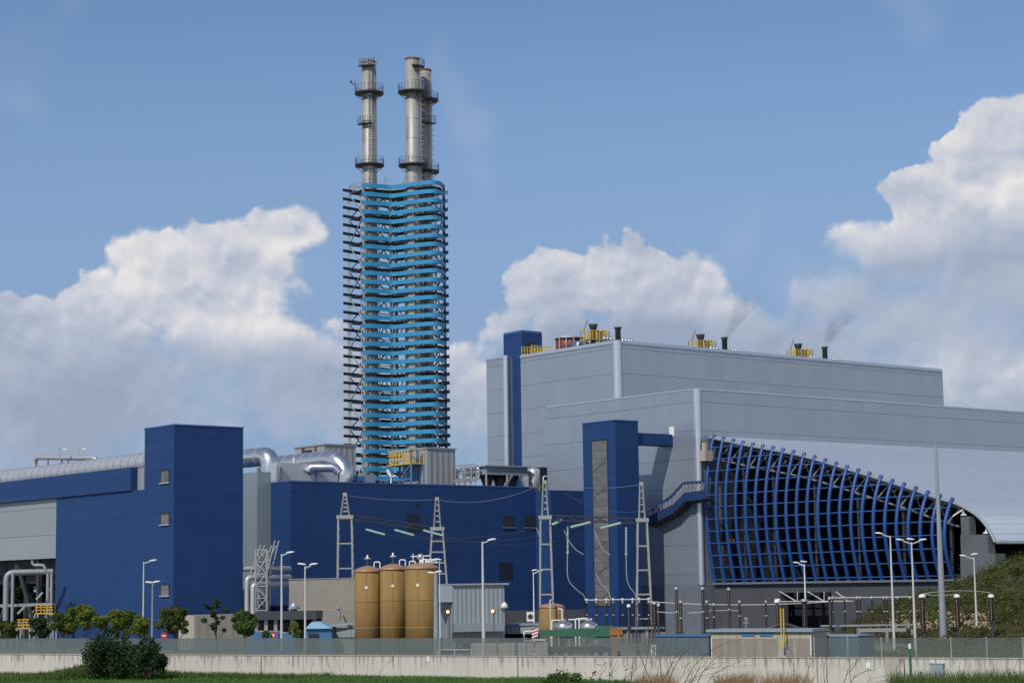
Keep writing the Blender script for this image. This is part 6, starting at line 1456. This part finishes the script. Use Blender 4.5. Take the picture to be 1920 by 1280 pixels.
# ---- bushes at the wall
def bush(px, D, ytop, wpx, mat, label, seed, z0, n=9, leaf=.085, dens=1.0, name='bush'):
    rg = np.random.default_rng(seed); pr = random.Random(seed); c = gp(px, D, z0); zt = zat(c, ytop); w = wpx / 2 * D / F; h = zt - z0
    t = thing(name, label, 'bush', c); st = MB(); L_ = []
    for k in range(n):
        a = k * 2.4 + pr.uniform(-.4, .4); rr = w * (.15 + .6 * pr.random()); f = pr.uniform(.35, .8) * (1 - .35 * (rr / w) ** 2)
        e = c + Vector((math.cos(a) * rr, math.sin(a) * rr * .8, h * f)); st.tube([c + Vector((math.cos(a) * .1, math.sin(a) * .1, 0)), c.lerp(e, .55) + Vector((0, 0, .1)), e], [.035, .025, .01], 5)
        s_ = min(w, h) * pr.uniform(.26, .42); m_ = int(330 * dens); q = rg.normal(size=(m_, 3)); q /= np.linalg.norm(q, axis=1)[:, None]
        L_.append(np.array(e) + q * (s_ * rg.uniform(.2, 1.05, m_) ** .55)[:, None])
    for k in range(8):
        a = pr.uniform(0, 6.28); e = np.array(c) + np.array([math.cos(a) * w * .75, math.sin(a) * w * .5, h * pr.uniform(.15, .5)]); L_.append(e + rg.normal(size=(int(140 * dens), 3)) * w * .15)
        a = pr.uniform(-1, 1); e = np.array(c) + np.array([a * w * .6, 0, h * (.97 - .25 * abs(a))]); L_.append(e + rg.normal(size=(int(40 * dens), 3)) * np.array([.1, .1, .16]))
    st.build('stem', 'bark', t); P = np.concatenate(L_); P[:, 2] = np.maximum(P[:, 2], z0 + .03); leaf_cloud('foliage', P, leaf, mat, t, seed + 1); return t
bush(203, 136, 1176, 112, td_, 'large dark green bush growing before the wall at the left', 41, -.35, 17, dens=1.7)
bush(276, 135, 1194, 72, td_, 'smaller dark green bush touching the large one at the wall', 42, -.35, 13, dens=1.7)

# ================================================================== GRASS AND WEEDS IN FRONT OF THE WALL
def scatter(n, fn, seed):
    rg = np.random.default_rng(seed); out = []
    while len(out) < n:
        p = fn(rg)
        if p is not None: out.append(p)
    return np.array(out)
def in_field(rg):
    s_, q = rg.uniform(-8, 62), -rg.uniform(.03, 1) ** 1.3 * 34; p = W0 + Ww * s_ + Wn * q
    if abs(p.x) > 36 or p.y < 96: return None
    return (p.x, p.y, field_z(p.x, p.y) - .01)
tag(blades('field_grass', scatter(60000, in_field, 1), .20, .022, 'grass', None, 2), 'short bright green grass in the field before the wall', 'grass', None, 'stuff')
def strip(x0, x1, q0_, q1_, hump=0.0):
    s0, s1 = s_at(x0), s_at(x1)
    def f(rg):
        s_, q = rg.uniform(s0, s1), -rg.uniform(q0_, q1_); p = W0 + Ww * s_ + Wn * q; return (p.x, p.y, field_z(p.x, p.y) - .02)
    return f
tag(blades('wall_weeds', scatter(5200, strip(330, 640, .4, 4.5), 3), .38, .022, 'weed', None, 4), 'ragged weeds along the foot of the wall left of the silos', 'weeds', None, 'stuff')
tag(blades('wall_weeds', scatter(5200, strip(640, 1075, .3, 3.5), 5), .26, .02, 'grass', None, 6), 'green grass fringe along the foot of the wall below the silos', 'grass', None, 'stuff')
tag(blades('wall_weeds', scatter(1500, strip(-30, 330, .3, 2.2), 13), .24, .02, 'weed', None, 14), 'thin fringe of weeds along the foot of the wall at the far left', 'weeds', None, 'stuff')
# mound of rank growth round the two bushes
def mound(rg):
    px = rg.normal(200, 72); e = math.exp(-((px - 195) / 85) ** 2); D = rg.uniform(135.5, 143); c = gp(px, D, 0); z = field_z(c.x, c.y)
    return (c.x, c.y, z + rg.uniform(0, 1) * .9 * e)
tag(blades('bush_undergrowth', scatter(9000, mound, 7), .34, .024, 'weed', None, 8), 'rank dark weeds heaped round the foot of the two dark bushes', 'weeds', None, 'stuff')
P = scatter(7000, mound, 9); tag(leaf_cloud('bush_ground_leaves', P + np.array([0, 0, .1]), .06, 'leaf_olive', None, 10), 'small leaved ground plants among the weeds below the dark bushes', 'ground cover', None, 'stuff')
c = at(1060, 1262, 121); c.z = field_z(c.x, c.y); bush(1052, 121, 1262, 92, tm_, 'low spreading green weed clump before the wall under the crane', 51, c.z - .1, 9, .06, .8, 'weed_clump')
# bank of the road: dry grass and bare shoots near the camera
def near(px0, px1, D0, D1):
    def f(rg):
        D = rg.uniform(D0, D1); c = gp(rg.uniform(px0, px1), D, 1.0); return (c.x, c.y, field_z(c.x, c.y) - .03)
    return f
for px0, px1, n_, lab in ((1195, 1262, 500, 'dry straw tuft at the bottom edge, left of the bare shoots'), (1340, 1412, 620, 'dry straw tuft at the bottom edge, right of the bare shoots'), (1425, 1520, 420, 'sparse dry straw tuft at the bottom edge under the kiosk')):
    D = 84; q = at((px0 + px1) / 2, 1290, D); B = scatter(n_, near(px0, px1, 82, 88), px0); tag(blades('dry_grass_tuft', np.concatenate([B, B + np.array([.07, .05, 0])]), .85, .012, 'straw', None, px0 + 1, .5), lab, 'grass tuft', 'dry grass tufts on the near bank', 'thing')
B = scatter(3600, near(1670, 1935, 84, 96), 21); tag(blades('roadside_weeds', B, .85, .016, 'weed', None, 22, .4), 'green and brown weeds growing up at the lower right corner', 'weeds', None, 'stuff')
B = scatter(1500, near(1660, 1940, 80, 90), 23); tag(blades('roadside_grass', B, .42, .016, 'grass', None, 24, .4), 'fresh green grass blades in the lower right corner', 'grass', None, 'stuff')
def shoot(mb, pts, r0, seed, D, side=2):
    pr = random.Random(seed); P = spline([at(x, y, D) for x, y in pts], 6); n = len(P); mb.tube(P, [r0 * (1 - .8 * k / (n - 1)) for k in range(n)], 5)
    for k in range(side):
        i = pr.randint(n // 3, n - 3); d = (P[i + 1] - P[i]).normalized(); s_ = pr.choice((-1, 1)); L_ = pr.uniform(.4, 1.0)
        v = (d + Vector((s_ * pr.uniform(.4, .9), pr.uniform(-.3, .3), 0))).normalized(); q = P[i]; mb.tube([q, q + v * L_ * .5, q + v * L_ + Z * .12], [r0 * .45, r0 * .3, r0 * .12], 4)
SH = [
  ('bare_shrub', 'tall bare shoots arching over the wall left of the beige kiosk', 84, .021, [
   [(1198, 1300), (1212, 1240), (1216, 1190), (1210, 1160)], [(1230, 1300), (1205, 1240), (1195, 1205), (1206, 1182)], [(1248, 1300), (1262, 1255), (1290, 1215), (1322, 1192)],
   [(1222, 1300), (1250, 1262), (1268, 1230), (1296, 1200)], [(1276, 1300), (1300, 1250), (1345, 1212), (1390, 1197)], [(1245, 1300), (1238, 1240), (1246, 1200), (1252, 1180)],
   [(1182, 1300), (1186, 1250), (1200, 1210)], [(1300, 1300), (1316, 1262), (1334, 1240), (1362, 1220)], [(1286, 1300), (1310, 1252), (1322, 1222)]]),
  ('bare_shrub', 'reddish bare shoots before the wall at the right end of the beige kiosk', 86, .020, [
   [(1535, 1300), (1532, 1240), (1538, 1200), (1545, 1185)], [(1552, 1300), (1550, 1250), (1548, 1222), (1542, 1196)], [(1578, 1300), (1592, 1252), (1612, 1236)],
   [(1508, 1300), (1515, 1258), (1522, 1220)], [(1590, 1300), (1604, 1266), (1636, 1254)], [(1490, 1300), (1488, 1252), (1490, 1222)]]),
  ('bare_shrub', 'thin bare twigs standing before the wall below the brown silos', 112, .016, [
   [(668, 1290), (668, 1240), (668, 1210), (664, 1186)], [(640, 1290), (620, 1255), (608, 1235)], [(690, 1290), (720, 1250), (738, 1232)], [(600, 1290), (604, 1255), (600, 1236)], [(580, 1290), (584, 1255), (592, 1230)], [(655, 1290), (636, 1250), (626, 1230)], [(705, 1290), (712, 1262), (716, 1245)]]),
  ('bare_shrub', 'single leaning bare shoot before the wall below the round green tree', 114, .015, [[(441, 1290), (443, 1262), (452, 1236), (456, 1218)]]),
  ('bare_shrub', 'short dark shoots left of the first dry straw tuft', 86, .022, [[(1130, 1300), (1146, 1262), (1162, 1226)], [(1112, 1300), (1108, 1275), (1116, 1258)], [(1165, 1300), (1172, 1270), (1176, 1252)], [(1100, 1300), (1124, 1270), (1130, 1245)]]),
  ('bare_shrub', 'bare brown shoots among the weeds at the lower right corner', 88, .016, [[(1745, 1300), (1770, 1262), (1792, 1240)], [(1800, 1300), (1798, 1255), (1806, 1225)], [(1850, 1300), (1856, 1262), (1872, 1236)], [(1900, 1300), (1902, 1255), (1912, 1228)], [(1826, 1300), (1816, 1270), (1812, 1246)], [(1690, 1300), (1682, 1262), (1680, 1238)]]),
]
for k, (nm, lab, D, r_, lst) in enumerate(SH):
    b = MB()
    for j, pts in enumerate(lst):
        x0, y0 = pts[0]; g = gp(x0, D, 1.0); zg = field_z(g.x, g.y); yg = proj(Vector((g.x, g.y, zg - .05)))[1]; shoot(b, [(x0 - (pts[1][0] - x0) * .1, max(yg, y0))] + pts[1:], r_, k * 20 + j, D, 3 if k < 2 else 1)
    if k in (0, 1):
        pj = random.Random(k + 5)
        for j in range(13 if k == 0 else 8):
            pts = lst[pj.randrange(len(lst))]; o = pj.uniform(-34, 60); s_ = pj.uniform(.45, .85)
            Q_ = [(x + o + (x - pts[0][0]) * pj.uniform(-.25, .35), 1300 - (1300 - y) * s_) for x, y in pts]
            g = gp(Q_[0][0], D, 1.0); zg = field_z(g.x, g.y); yg = proj(Vector((g.x, g.y, zg - .05)))[1]; shoot(b, [(Q_[0][0], max(yg, 1300))] + Q_[1:], r_ * .7, k * 50 + j + 200, D + pj.uniform(-1.5, 1.5), 2)
    t = thing(nm, lab, 'shrub', base(gp(lst[0][0][0], D), 0)); b.build('shoot', 'twig', t)
    if k == 4:
        L_ = []; rg = np.random.default_rng(5)
        for pts in lst: 
            for x, y in pts[1:]: L_.append(np.array(at(x, y, D)) + rg.normal(size=(9, 3)) * .09)
        leaf_cloud('foliage', np.concatenate(L_), .06, 'leaf_dark', t, 6)
